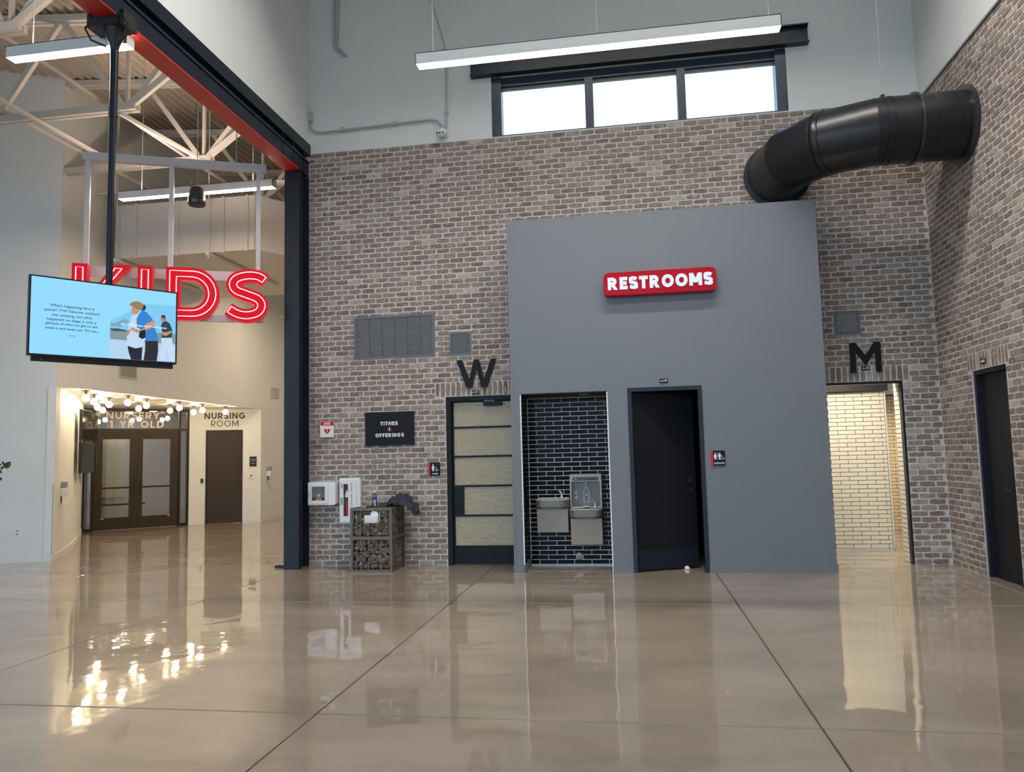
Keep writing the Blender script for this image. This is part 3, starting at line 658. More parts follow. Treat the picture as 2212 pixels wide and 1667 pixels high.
struct('wall_end', MB().box(-9.3, -4.6, 20.5, 20.6, 0, 8.6).box(-4.75, -4.6, BY + .28, 20.6, 0, 8.6).box(-4.85, -4.63, BY, BY + .3, 6.2, 8.6), 'white', 'painted end walls of the passage behind the column', 'wall')
struct('wall_kids_outer', MB().box(-16.3, -16.2, FRONT, 9, 0, 9), 'white', 'painted outer side wall of the children\'s area', 'wall')
# corrugated roof deck
mb = MB(); x = -16.2; prof = []
while x < -4.86:
    z = deckz(x); prof += [(x, z), (x + .06, z), (x + .085, z + .05), (x + .13, z + .05)]; x += .155
n = len(prof); mb.add([(a, FRONT, b) for a, b in prof] + [(a, 20.6, b) for a, b in prof], [(i, i + 1, n + i + 1, n + i) for i in range(n - 1)])
rd = struct('ceiling_kids', mb, 'deck', 'corrugated white painted roof deck over the children\'s area', 'ceiling', recalc=False)
struct('roof_cover', MB().add([(-16.2, FRONT, 9.0), (-4.8, FRONT, 8.0), (-4.8, 20.6, 8.0), (-16.2, 20.6, 9.0)], [(0, 1, 2, 3)]), 'deck', 'roof boarding lying on the corrugated deck', 'roof')

# steel joists
def joist(y, lab, n_x=(-15.6, -4.9), zb=6.39, name='steel_joist'):
    j = thing(name, lab, 'joist', (-9, y, zb), group='white open web roof joists')
    top = lambda x: deckz(x) - .06
    tc = obj('top_chord', MB().bar((n_x[0], y - .045, top(n_x[0])), (n_x[1], y - .045, top(n_x[1])), .07, .09).bar((n_x[0], y + .045, top(n_x[0])), (n_x[1], y + .045, top(n_x[1])), .07, .09), 'steelwhite', j)
    xb = -6.55
    obj('bottom_chord', MB().bar((n_x[0], y - .04, zb), (xb, y - .04, zb), .06, .1).bar((n_x[0], y + .04, zb), (xb, y + .04, zb), .06, .1), 'steelwhite', j)
    nodes = [q for q in (xb - .15 - 2.1 * k for k in range(5)) if q - 1.1 > n_x[0]]
    for q in nodes:
        for dx in (-1.05, 1.05):
            obj('web_member', MB().bar((q + dx * .06, y, zb + .03), (q + dx, y, top(q + dx)), .06, .075), 'steelwhite', j)
        obj('web_post', MB().bar((q, y, zb), (q, y, top(q)), .04, .05, Vector((0, 1, 0))), 'steelwhite', j)
    obj('end_diagonal', MB().bar((xb - .1, y - .03, zb), (-5.0, y - .03, top(-5.0)), .06, .09), 'steelwhite', j)
    return j
for y, lab in ((9.2, 'white roof joist nearest the hanging television, crossing above it'), (11.1, 'white roof joist crossing behind the top of the letter sign frame'), (13.1, 'white roof joist third from the front, in front of the square duct'),
               (15.2, 'white roof joist farthest back under the deck'), (7.2, 'white roof joist closest to the camera at the top left corner')):
    joist(y, lab, (-15.6 if y < 8 else -14.4 if y < 11 else -9.19, -4.9))
for x, lab in ((-8.5, 'leftmost pale bridging rod running between the roof joists'), (-7.0, 'pale bridging rod above the letters, nearest the beam')):
    tag(obj('bridging_rod', MB().bar((x, 4, 6.46), (x, 18, 6.46), .035, .035), 'steelwhite', origin=(x, 11, 6.46)), lab, 'rod')
tag(obj('strut_channel', MB().bar((-8.02, 7.5, 6.30), (-8.02, 10.6, 6.30), .045, .05), 'steelwhite', origin=(-8.02, 9, 6.33)), 'pink tinted strut channel hung under the joists left of the television pole', 'channel')
tag(obj('strut_channel', MB().bar((-6.75, 9.1, 6.28), (-6.55, 11.2, 6.28), .045, .05), 'steelwhite', origin=(-6.65, 10, 6.3)), 'strut channel running from the joist end to the sign frame', 'channel')
cb = thing('conduit_bundle', 'bundle of pale conduits running under the joists behind the sign frame', 'conduit', (-8, 11.9, 6.2))
for k in range(4): obj('conduit', MB().tube([(-9.15, 11.8 + k * .09, 6.25 + .02 * k), (-5.6, 11.8 + k * .09, 6.2 + .02 * k)], .022, 8), 'steelwhite', cb)
obj('hanger_channel', MB().bar((-8.6, 11.7, 6.2), (-8.6, 12.2, 6.2), .05, .05), 'steelwhite', cb); obj('hanger_channel', MB().bar((-6.3, 11.7, 6.16), (-6.3, 12.2, 6.16), .05, .05), 'steelwhite', cb)

# square duct
du = thing('square_duct', 'large white square duct hung high behind the letter sign', 'duct', (-7.6, 13.2, 5.12))
obj('duct_body', MB().zprism([(-8.9, 12.0), (-6.3, 12.0), (-5.2, 13.5), (-5.2, 15.5), (-8.9, 15.5)], 5.12, 6.08), 'steelwhite', du)
for x in (-8.52, -7.72, -6.86, -6.42): obj('duct_seam', MB().box(x - .02, x + .02, 11.975, 12.0, 5.10, 6.09), 'steelwhite', du)
for x in (-8.85, -7.1):
    st = obj('strut_channel', MB().box(x - .03, x + .03, 11.9, 14.5, 5.05, 5.11), 'steelwhite', du)
    obj('hanger_rod', MB().tube([(x, 11.93, 5.0), (x, 11.93, 7.8)], .012, 6), 'steelwhite', du)

# ================================================================== PENDANTS
def pendant(x0, x1, y, z, lab, m, cables, ctop, group=None, up=False):
    t = thing('linear_pendant', lab, 'pendant light', ((x0 + x1) / 2, y, z), group=group)
    obj('housing', MB().box(x0, x1, y - .065, y - .058, z, z + .115).box(x0, x1, y + .058, y + .065, z, z + .115).box(x0, x1, y - .065, y + .065, z + .108, z + .115).box(x0, x0 + .006, y - .065, y + .065, z, z + .115).box(x1 - .006, x1, y - .065, y + .065, z, z + .115), 'lampbody', t)
    obj('diffuser', MB().box(x0 + .006, x1 - .006, y - .057, y + .057, z + .0005, z + .006), m, t, label='glowing white strip')
    if up: obj('uplight', MB().box(x0 + .02, x1 - .02, y - .05, y + .05, z + .115, z + .12), 'uplight', t)
    for x in cables: obj('cable', MB().tube([(x, y, z + .115), (x, y, ctop if not callable(ctop) else ctop(x))], .005, 6), 'cable', t)
    return t
pendant(-2.045, 1.54, 7.30, 5.5, 'long white linear pendant hanging in front of the high strip window', 'diffuser', (-1.88, -.2, 1.44), CZ)
pendant(-6.0, -4.68, 6.45, 5.55, 'short white linear pendant under the red beam beside the television pole', 'diffuserk', (-5.75,), deckz, up=True)
pendant(-7.55, -5.06, 10.25, 5.5, 'white linear pendant behind the letter sign frame and black speaker', 'diffuserk', (-7.2, -5.4), deckz, up=True)
pendant(-8.0, -5.5, 16.6, 5.5, 'added linear pendant farthest back, unseen behind the square duct', 'diffuserk', (-7.7, -5.8), deckz)  # unseen pendant added to brighten the far walls of the children's area
hb = thing('high_bay_light', 'long downlight fixed under the lobby ceiling', 'ceiling light', (.4, 6.9, CZ - .36))
obj('housing', MB().box(-2.4, 3.2, 6.72, 6.74, CZ - .34, CZ - .01).box(-2.4, 3.2, 7.06, 7.08, CZ - .34, CZ - .01).box(-2.4, -2.38, 6.72, 7.08, CZ - .34, CZ - .01).box(3.18, 3.2, 6.72, 7.08, CZ - .34, CZ - .01), 'lampbody', hb)
obj('diffuser', MB().box(-2.38, 3.18, 6.74, 7.06, CZ - .14, CZ - .12), 'highbay', hb)

# ================================================================== HANGING TELEVISION
tv = thing('hanging_television', 'wide flat television showing a blue slide, hung on a pole from the beam', 'television', (-4.74, 6.28, 2.4))
TF0 = Vector((-4.985, 5.64, 2.44)); TF1 = Vector((-4.25, 6.615, 2.44)); tu = (TF1 - TF0); tu.z = 0; TW = tu.length; tu.normalize()
TV = Fr(TF0, tu, (tu.y, -tu.x, 0)); TH = .69
tilt = 0
obj('casing', MB().fbox(TV, 0, TW, 0, TH, -.05, 0), 'tvbezel', tv)
BZ = .012
obj('bezel', MB().fbox(TV, 0, TW, TH - BZ, TH, 0, .006).fbox(TV, 0, TW, 0, BZ * 1.4, 0, .006).fbox(TV, 0, BZ, 0, TH, 0, .006).fbox(TV, TW - BZ, TW, 0, TH, 0, .006), 'tvbezel', tv)
obj('lower_bar', MB().fbox(TV, .03, TW - .03, -.045, -.001, -.04, -.005), 'tvbezel', tv)
sx0, sx1, sz0, sz1 = BZ, TW - BZ, BZ * 1.4, TH - BZ
def emis(name, c, k=1.):
    return mat(name, (.01, .01, .01), .25, emit=c, estr=k)
scr = obj('screen', MB().fbox(TV, sx0, sx1, sz0, sz1, .0, .001), emis('screen_blue', s(143, 212, 250)), tv)
ART = [
 ('photo_sky', (122, 196, 238), [(.519, .004), (.521, .52), (.60, .60), (.75, .80), (1, .82), (1, .002)]),
 ('building', (120, 160, 190), [(.521, .48), (.561, .494), (.618, .564), (.65, .54), (.648, .494), (.593, .442), (.521, .439)]),
 ('parking_lot', (128, 146, 152), [(.521, .40), (1, .41), (1, .259), (.521, .262)]),
 ('pavement', (176, 205, 230), [(.521, .262), (1, .259), (1, .002), (.519, .004)]),
 ('parked_cars', (62, 84, 86), [(.521, .409), (.573, .419), (.643, .401), (.643, .386), (.548, .376), (.521, .388)]),
 ('pale_trousers', (190, 214, 236), [(.891, .343), (.97, .351), (.985, .216), (.998, .016), (.955, .013), (.938, .211), (.918, .015), (.881, .018), (.891, .207)]),
 ('dark_shirt', (46, 62, 70), [(.898, .564), (.926, .589), (.955, .55), (.975, .458), (.97, .351), (.893, .338), (.896, .438), (.886, .5)]),
 ('forearms', (184, 140, 116), [(.893, .427), (.926, .42), (.965, .456), (.973, .436), (.931, .374), (.901, .376)]),
 ('face', (170, 126, 104), [(.886, .605), (.891, .647), (.916, .656), (.921, .609), (.913, .571), (.891, .574)]),
 ('short_hair', (72, 56, 48), [(.886, .626), (.891, .666), (.916, .669), (.922, .63), (.918, .598), (.908, .628)]),
 ('dark_hair', (40, 44, 50), [(.732, .782), (.762, .786), (.774, .751), (.767, .714), (.742, .69)]),
 ('white_shirt', (188, 210, 232), [(.643, .391), (.672, .62), (.712, .645), (.772, .508), (.772, .301), (.747, .184), (.702, .16), (.643, .186), (.638, .319)]),
 ('dark_trousers', (26, 34, 48), [(.645, .186), (.702, .16), (.752, .185), (.747, .002), (.672, .002), (.653, .105)]),
 ('black_trousers', (34, 36, 44), [(.772, .28), (.866, .299), (.868, .153), (.859, .002), (.762, .002), (.772, .145)]),
 ('blue_shirt', (48, 126, 200), [(.705, .582), (.747, .711), (.782, .675), (.821, .597), (.836, .494), (.866, .33), (.864, .288), (.777, .275), (.762, .403), (.707, .459)]),
 ('front_forearm', (190, 142, 112), [(.663, .454), (.722, .42), (.777, .446), (.777, .405), (.717, .378), (.672, .404)]),
 ('back_forearm', (196, 150, 122), [(.777, .519), (.836, .578), (.844, .537), (.821, .472), (.772, .425), (.752, .433)]),
 ('hand', (186, 138, 108), [(.653, .422), (.667, .404), (.643, .324), (.628, .328)]),
 ('bag', (22, 26, 34), [(.732, .41), (.772, .435), (.772, .321), (.747, .298), (.722, .327)]),
 ('profile', (190, 140, 112), [(.667, .691), (.677, .754), (.702, .736), (.722, .698), (.712, .645), (.687, .632), (.672, .65)]),
 ('curly_hair', (150, 120, 84), [(.653, .76), (.667, .804), (.702, .821), (.737, .813), (.754, .775), (.747, .722), (.727, .699), (.702, .716), (.677, .743), (.663, .746)]),
]
for k, (nm, c, poly) in enumerate(ART):
    P_ = [(sx0 + min(a, .999) * (sx1 - sx0), sz0 + b * (sz1 - sz0)) for a, b in poly]
    obj('picture_' + nm, MB().fprism(TV, P_, .001, .0013 + .00025 * k), emis('picture_' + nm, s(*c)), scr)
mb = MB(); tx = lambda a: sx0 + a * (sx1 - sx0); tz = lambda b: sz0 + b * (sz1 - sz0)
for line_, a0, a1, c0, c1 in (("What's happening here is", .122, .409, .618, .668), ("special!! YTH Takeover weekend", .085, .445, .558, .602), ("was amazing, but what", .132, .397, .496, .541),
                              ("happened on stage is only a", .102, .425, .438, .482), ("glimpse of what we get to see", .095, .434, .382, .426), ("week in and week out. We see...", .092, .447, .332, .366)):
    ftext(mb, TV, line_, tx(a0), tx(a1), tz(c0), tz(c1), .001, .0016, offset=.012)
obj('caption', mb, emis('caption_blue', s(36, 78, 112)), scr)
obj('time_stamp', ftext(MB(), TV, "1 day ago", tx(.236), tx(.293), tz(.25), tz(.276), .001, .0016), bpy.data.materials['caption_blue'], scr)
mb = MB(); ftext(mb, TV, "the \"kids these days\" love Jesus", tx(.593), tx(.928), tz(.462), tz(.498), .007, .0076, offset=.015)
obj('photo_caption', mb, emis('caption_white', s(236, 246, 252)), scr)
obj('status_light', MB().fbox(TV, .1, .106, -.03, -.024, -.005, -.003), 'printwhite', tv)
px, py = -4.70, 6.25
obj('upper_pole', MB().tube([(px, py, 4.75), (px, py, 5.45)], .036, 14), 'black', tv, smooth=True)
obj('lower_pole', MB().tube([(px, py, 2.8), (px, py, 4.78)], .029, 14), 'black', tv, smooth=True)
obj('mount_plate', MB().box(px - .19, px + .11, py - .11, py + .10, 5.60, 5.69), 'blackmatte', tv)
obj('mount_cone', MB().lathe([(.036, 0), (.045, .05), (.09, .16), (.10, .2)], (px, py, 5.40), Z, 16), 'blackmatte', tv, smooth=True)
obj('beam_clamp', MB().box(px - .22, px - .192, py - .1, py + .1, 5.60, 5.74), 'blackmatte', tv); obj('beam_clamp', MB().box(px + .115, px + .16, py - .1, py + .1, 5.60, 5.74), 'blackmatte', tv)
mb = MB()
for sg in (-1, 1): mb.tube([(px + sg * .16, py - .1, 5.66), (px + sg * .22, py - .12, 5.58), (px + sg * .17, py - .1, 5.47), (px + sg * .05, py - .05, 5.42)], .010, 6)
obj('power_cable', mb, 'blackmatte', tv, smooth=True)
obj('wall_bracket', MB().bar(TV(TW * .5, .36, -.05), (px, py, 2.80), .12, .2), 'tvbezel', tv)

# ================================================================== KIDS LETTER SIGN
SA = Vector((-7.20, 8.90, 3.42)); SB = Vector((-4.985, 9.905, 3.42)); su = (SB - SA); su.z = 0; SL = su.length; su.normalize()
SG = Fr(SA, su, (su.y, -su.x, 0)); SH = .72; K_ = SL / 3.5
sg = thing('letter_sign', 'red neon letters spelling KIDS hung from a white steel frame', 'sign', SA + su * SL / 2)
def P2(pts): return [(a * K_, w * SH) for a, w in pts]
def catmull(pts, n=6):
    out = []
    for i in range(len(pts) - 1):
        p0 = pts[max(i - 1, 0)]; p1 = pts[i]; p2 = pts[i + 1]; p3 = pts[min(i + 2, len(pts) - 1)]
        for k in range(n):
            t = k / n; out.append(tuple(.5 * ((2 * p1[j]) + (-p0[j] + p2[j]) * t + (2 * p0[j] - 5 * p1[j] + 4 * p2[j] - p3[j]) * t * t + (-p0[j] + 3 * p1[j] - 3 * p2[j] + p3[j]) * t ** 3) for j in (0, 1)))
    out.append(pts[-1]); return out
def offset(path, h, closed=False):
    n = len(path); L_, R_ = [], []
    for i, p in enumerate(path):
        a = path[i - 1] if (i or closed) else p; b = path[(i + 1) % n] if (i < n - 1 or closed) else p
        tx_, ty_ = b[0] - a[0], b[1] - a[1]; q = math.hypot(tx_, ty_); nx_, ny_ = -ty_ / q, tx_ / q
        L_.append((p[0] + nx_ * h, p[1] + ny_ * h)); R_.append((p[0] - nx_ * h, p[1] - ny_ * h))
    return L_, R_
def neon_loop(mb, pts):
    mb.tube([SG(a, w, .141) for a, w in pts], .0062, 6, closed=True)
DEP = .13
def letter(name, polys, loops, holes=()):
    side = MB(); face = MB(); ne = MB()
    for p in polys:
        side.fprism(SG, p, 0, DEP)
        face.fprism(SG, p, DEP, DEP + .003)
    o = obj('letter_' + name, side, 'letterside', sg); obj('letter_face', face, 'letterface', o)
    for l in loops: neon_loop(ne, l)
    obj('neon_tube', ne, 'neon', o, smooth=True)
def quads(Lp, Rp, closed=False):
    n = len(Lp); return [[Lp[i], Lp[(i + 1) % n], Rp[(i + 1) % n], Rp[i]] for i in range(n if closed else n - 1)]
# K
kst = P2([(0, 0), (.26, 0), (.26, 1), (0, 1)]); ka = P2([(.26, .33), (.70, 1), (1.0, 1), (.46, .38), (.26, .20)]); kl = P2([(.40, .50), (.70, 0), (1.02, 0), (.56, .66)])
letter('k', [kst, ka, kl], [P2([(.07, .07), (.19, .07), (.19, .93), (.07, .93)]), P2([(.36, .38), (.74, .93), (.86, .93), (.42, .34)]), P2([(.5, .46), (.76, .07), (.9, .07), (.58, .55)])])
letter('i', [P2([(1.13, 0), (1.39, 0), (1.39, 1), (1.13, 1)])], [P2([(1.20, .07), (1.32, .07), (1.32, .93), (1.20, .93)])])
def dpath(x0, x1, z0, z1):
    rx = (z1 - z0) / 2; cx = x1 - rx; pts = [(x0, z0), (x0, z1)]; cz = (z0 + z1) / 2
    pts += [(cx + rx * math.cos(math.radians(90 - 180 * k / 14)), cz + rx * math.sin(math.radians(90 - 180 * k / 14))) for k in range(15)]
    return P2(pts)
def densify(o_, i_): return [[o_[k], o_[(k + 1) % len(o_)], i_[(k + 1) % len(i_)], i_[k]] for k in range(len(o_))]
letter('d', densify(dpath(1.63, 2.60, 0, 1), dpath(1.88, 2.34, .24, .76)), [dpath(1.70, 2.54, .07, .93), dpath(1.82, 2.41, .18, .82)])
Sc = catmull([(2.72 + a, b) for a, b in ((.735, .80), (.60, .875), (.40, .885), (.20, .82), (.135, .70), (.20, .59), (.40, .515), (.60, .435), (.67, .31), (.60, .175), (.41, .115), (.22, .14), (.05, .235))], 5)
Sc = P2(Sc); l1, r1_ = offset(Sc, .125 * SH); l2, r2_ = offset(Sc[1:-1], .066 * SH)
letter('s', quads(l1, r1_), [l2 + r2_[::-1]])
fr_ = MB(); ztop = 5.62 - 3.42
obj('back_rail', MB().fbox(SG, .1, SL - .05, SH * .82, SH * 1.0, -.07, -.02), 'signwhite', sg)
obj('back_rail', MB().fbox(SG, .1, SL - .05, SH * .02, SH * .14, -.07, -.02), 'signwhite', sg)
obj('top_rail', MB().fbox(SG, .05, SL - .03, ztop - .02, ztop + .09, -.09, -.01), 'signwhite', sg)
for a in (.12, 1.16, 2.30): obj('post', MB().fbox(SG, a - .03, a + .03, SH * .8, ztop, -.075, -.015), 'signwhite', sg)
for a in (.35, 2.0): obj('hanger_rod', MB().tube([SG(a, ztop + .05, -.05), SG(a, deckz(SG(a, 0)[0]) - 3.42 - .02, -.05)], .008, 6), 'cable', sg)

# pendant speaker
sp = thing('pendant_speaker', 'black bell shaped speaker hung in front of the far linear pendant', 'speaker', (-5.955, 9.7, 5.12))
c_ = (-5.955, 9.7, 5.12)
obj('body', MB().lathe([(.108, 0), (.122, .02), (.118, .08), (.095, .22), (.085, .25), (.02, .262)], c_, Z, 24), 'satin', sp, smooth=True)
obj('grille', MB().lathe([(.0, 0), (.105, 0), (.105, .004), (0, .005)], (c_[0], c_[1], 5.115), Z, 24), 'ventdark', sp)
obj('suspension_cable', MB().tube([(c_[0], c_[1], 5.38), (c_[0], c_[1], 7.6)], .006, 6), 'cable', sp)
obj('hook', MB().tube([(c_[0] - .06, c_[1], 5.37), (c_[0] - .11, c_[1], 5.42), (c_[0] - .09, c_[1], 5.48), (c_[0] - .03, c_[1], 5.45)], .009, 6), 'satin', sp, smooth=True)

# ================================================================== NURSERY STOREFRONT
df = thing('door_5', 'bronze framed double glass doors of the nursery', 'door', SF(SFL / 2, 0, 0), kind='structure')
mb = MB()
for a, b in ((0, .045), (.18, .235), (2.035, 2.085), (2.225, SFL)): mb.fbox(SF, a, b, 0, 2.8, -.1, 0)
mb.fbox(SF, .235, 2.035, 2.29, 2.335, -.1, 0); mb.fbox(SF, 0, SFL, 2.755, 2.8, -.1, 0); mb.fbox(SF, .045, .18, .0, .06, -.1, 0); mb.fbox(SF, 2.085, 2.225, .0, .06, -.1, 0); mb.fbox(SF, 2.085, 2.225, 2.29, 2.335, -.1, 0); mb.fbox(SF, .045, .18, 2.29, 2.335, -.1, 0)
obj('door_frame', mb, 'bronze', df)
for a, b, hg in ((.24, 1.128, -1), (1.136, 2.03, 1)):
    g0, g1 = (.40, .97) if hg < 0 else (1.25, 1.855)
    lf = obj('door_leaf', MB().fbox(SF, a, g0, .012, 2.285, -.07, -.025).fbox(SF, g1, b, .012, 2.285, -.07, -.025).fbox(SF, g0, g1, .012, .285, -.07, -.025).fbox(SF, g0, g1, 2.09, 2.285, -.07, -.025), 'bronzedoor', df)
    obj('glass_pane', MB().fbox(SF, g0, g1, .285, 2.09, -.052, -.046), 'glass', lf)
    obj('push_bar', MB().fbox(SF, g0, g1, .945, .985, -.03, -.012), 'blackmatte', lf)
    obj('bottom_rail', MB().fbox(SF, g0, g1 if hg < 0 else g0 + .06, .56, .60, -.03, -.015), 'blackmatte', lf)
    cx = g0 + .02 if hg < 0 else g1 - .02
    obj('floor_tag', MB().fbox(SF, cx - .03, cx + .03, .26, .275, -.025, -.02), 'printwhite', lf)
    ha = (1.07 if hg < 0 else 1.2)
    obj('pull_handle', MB().tube([SF(ha, .8, -.025), SF(ha, .8, .03), SF(ha, 1.15, .03), SF(ha, 1.15, -.025)], .012, 8), 'blackmatte', lf)
obj('transom_glass', MB().fbox(SF, .235, 2.035, 2.335, 2.755, -.055, -.045), 'glass', df)
for a, b in ((.045, .18), (2.085, 2.225)):
    obj('sidelight', MB().fbox(SF, a, b, .06, 2.29, -.055, -.045), 'glass', df); obj('sidelight', MB().fbox(SF, a, b, 2.335, 2.755, -.055, -.045), 'glass', df)
mb = MB(); strokes(mb, SF, 'NURSERY -', .46, 1.80, 2.565, 2.725, -.044, -.040, .19, .22); strokes(mb, SF, '1 YR OLD', .53, 1.70, 2.36, 2.52, -.044, -.040, .19, .22)
obj('lettering', mb, 'goldtext', df, label='cream letters reading NURSERY - 1 YR OLD')
# nursery room behind the glass
def behind(a, dist): p = SF(a, 0, -dist); return (p.x, p.y)
struct('wall_nursery', MB().fbox(SF, -2.2, 4.5, 0, 2.85, -3.3, -3.2).fbox(SF, -2.3, -2.2, 0, 2.85, -3.3, -.1).fbox(SF, 3.4, 3.5, 0, 2.85, -3.3, -.4), 'nurserywall', 'pale walls of the nursery seen through the glass doors', 'wall')
struct('ceiling_nursery', MB().fbox(SF, -2.3, 3.5, 2.85, 2.95, -3.3, -.1), 'greypaint', 'grey ceiling of the nursery', 'ceiling')
struct('wall_nursery_front', MB().fbox(SF, -2.3, -.02, 0, 2.85, -.2, -.1), 'white', 'wall left of the nursery doors', 'wall')
for k, (a, d_, lab) in enumerate(((.9, 1.1, 'small round downlight inside the nursery behind the left door'), (1.7, 1.3, 'small round downlight inside the nursery behind the right door'), (.2, 1.9, 'small round downlight deep in the nursery at the left'), (1.3, 2.3, 'small round downlight deep in the nursery in the middle'))):
    tag(obj('nursery_downlight', MB().lathe([(0, 0), (.085, 0), (.095, .02)], SF(a, 2.825, -d_), Z, 16), 'roomlightn', origin=SF(a, 2.825, -d_)), lab, 'light', 'nursery downlights')
cb2 = thing('cream_partition', 'cream panelled partition behind the left nursery door', 'partition', SF(.7, 0, -1.6))
obj('panel', MB().fbox(SF, .45, 1.12, .12, 2.15, -1.64, -1.6), 'cream', cb2); obj('base', MB().fbox(SF, .45, 1.12, 0, .12, -1.66, -1.59), 'nurserywall', cb2); obj('shelf_edge', MB().fbox(SF, .45, 1.12, .66, .70, -1.6, -1.57), 'cable', cb2)
pn2 = thing('nursery_cabinet', 'dark cabinet seen through the narrow left sidelight', 'cabinet', SF(.0, 0, -.8))
obj('body', MB().fbox(SF, -.5, .2, 0, 1.9, -1.2, -.8), 'blackmatte', pn2); obj('handle', MB().fbox(SF, .1, .115, .9, 1.3, -.8, -.78), 'printwhite', pn2)
for a in (-.36, -.1): obj('drawer', MB().fbox(SF, a, a + .22, .2, .62, -.8, -.785), 'bronze', pn2)

# nursing room door and lettering
d6 = thing('door_6', 'dark brown door of the nursing room', 'door', NW(.8, 0, 0), kind='structure')
obj('door_frame', MB().fbox(NW, .377, .41, 0, 2.285, -.1, .01).fbox(NW, 1.205, 1.236, 0, 2.285, -.1, .01).fbox(NW, .41, 1.205, 2.255, 2.285, -.1, .01), 'bronze', d6)
l6 = obj('door_leaf', MB().fbox(NW, .413, 1.202, .01, 2.252, -.06, -.02), 'bronzedoor', d6)
obj('lever_handle', MB().tube([NW(1.13, .98, -.02), NW(1.13, .98, .03), NW(1.12, .98, .035), NW(1.02, .98, .035)], .009, 8), 'blackmatte', l6)
mb = MB(); strokes(mb, NW, 'NURSING', .342, 1.285, 2.565, 2.715, .001, .012, .2, .2)
tag(obj('wall_lettering', mb, 'darktext', origin=NW(.8, 2.56, 0)), 'bold dark letters reading NURSING above the brown door', 'lettering')
mb = MB(); strokes(mb, NW, 'ROOM', .494, 1.132, 2.375, 2.525, .001, .012, .12, .24)
tag(obj('wall_lettering', mb, 'darktext', origin=NW(.8, 2.37, 0)), 'thin dark letters reading ROOM above the brown door', 'lettering')
pl = thing('notice_plate', 'small dark notice plate right of the nursing room door', 'sign', NW(1.48, 1.375, 0))
obj('plate', MB().fbox(NW, 1.40, 1.565, 1.375, 1.62, .001, .012), 'bronze', pl)
obj('lettering', MB().fbox(NW, 1.42, 1.545, 1.54, 1.556, .012, .014).fbox(NW, 1.435, 1.53, 1.50, 1.515, .012, .014).fbox(NW, 1.435, 1.53, 1.44, 1.455, .012, .014), 'cable', pl)
th = thing('thermostat', 'white thermostat below the dark notice plate', 'thermostat', NW(1.445, 1.1, 0))
obj('case', MB().fprism(NW, roundrect(1.385, 1.505, 1.09, 1.185, .02), .001, .025), 'device', th); obj('display', MB().fbox(NW, 1.415, 1.465, 1.13, 1.165, .025, .027), 'bronze', th)
rdr = thing('card_reader', 'black card reader left of the nursing room door', 'card reader', NW(.297, 1.0, 0))
obj('case', MB().fprism(NW, roundrect(.27, .325, 1.005, 1.11, .012), .001, .03), 'blackmatte', rdr)

# alcove bulbs
BULBS = [(-9.32, 11.87), (-9.715, 12.59), (-10.59, 13.82), (-11.097, 14.645), (-9.94, 13.30), (-9.33, 13.0), (-10.22, 14.59), (-9.54, 13.86), (-10.06, 15.45), (-9.40, 14.76), (-9.95, 16.18), (-9.42, 15.67), (-9.37, 16.55)]
WHERE = ['bare bulb fixture nearest the left end of the alcove edge', 'second bare bulb fixture from the left on the alcove soffit', 'third bare bulb fixture from the left, hanging deeper in the alcove', 'bare bulb fixture deepest in the left of the alcove',
         'bare bulb fixture fifth from the left on the alcove soffit', 'bare bulb fixture at the alcove edge left of centre', 'bare bulb fixture in the middle of the alcove above the doors', 'bare bulb fixture just right of the middle one on the soffit',
         'bare bulb fixture above the right glass door', 'bare bulb fixture at the alcove edge right of centre', 'bare bulb fixture hanging left of the nursing room letters', 'bare bulb fixture third from the right on the alcove edge', 'rightmost bare bulb fixture, over the word NURSING']
bm_base = None
for i, ((x, y), lab) in enumerate(zip(BULBS, WHERE)):
    t = thing('bulb_fixture', lab, 'light', (x, y, 2.66), group='bare bulbs on the alcove soffit')
    if bm_base is None:
        parts = [obj('base_plate', MB().lathe([(.0, .125), (.065, .125), (.065, .138), (0, .14)], (x, y, 2.66), Z, 18), 'brass', t, smooth=True),
                 obj('socket', MB().lathe([(.018, .05), (.024, .06), (.022, .125)], (x, y, 2.66), Z, 12), 'brass', t, smooth=True),
                 obj('bulb', MB().lathe([(.004, -.062), (.03, -.055), (.052, -.032), (.06, 0), (.052, .03), (.03, .052), (.018, .062)], (x, y, 2.66), Z, 18), 'bulb', t, smooth=True)]
        bm_base = parts
    else:
        for p in bm_base:
            c = p.copy(); col.objects.link(c); c.parent = t

# displays on the curved alcove wall
cwF = Fr((-10.27, 12.81, 0), (-.578, .816, 0), (.816, .578, 0))
for i, (a, z, lab) in enumerate(((.02, 1.98, 'upper near wall display in the alcove'), (1.28, 1.98, 'upper far wall display beside the nursery doors'), (.02, 1.36, 'lower near wall display in the alcove'), (1.28, 1.36, 'lower far wall display beside the nursery doors'))):
    t = thing('wall_display', 'black ' + lab, 'display', cwF(a + .5, z, 0), group='displays on the curved alcove wall')
    tf = Fr(cwF(a, z, .05), (-.578 * .985 + .816 * .17, .816 * .985 + .578 * .17, 0), (.816, .578, 0)); tf.n = Vector((tf.u.y, -tf.u.x, 0))
    obj('casing', MB().fbox(tf, 0, 1.02, 0, .575, .02, .07), 'tvbezel', t); obj('screen', MB().fbox(tf, .012, 1.008, .012, .563, .07, .072), 'screenblack', t)
    obj('wall_mount', MB().fbox(tf, .35, .65, .15, .42, -.06, .02), 'blackmatte', t)

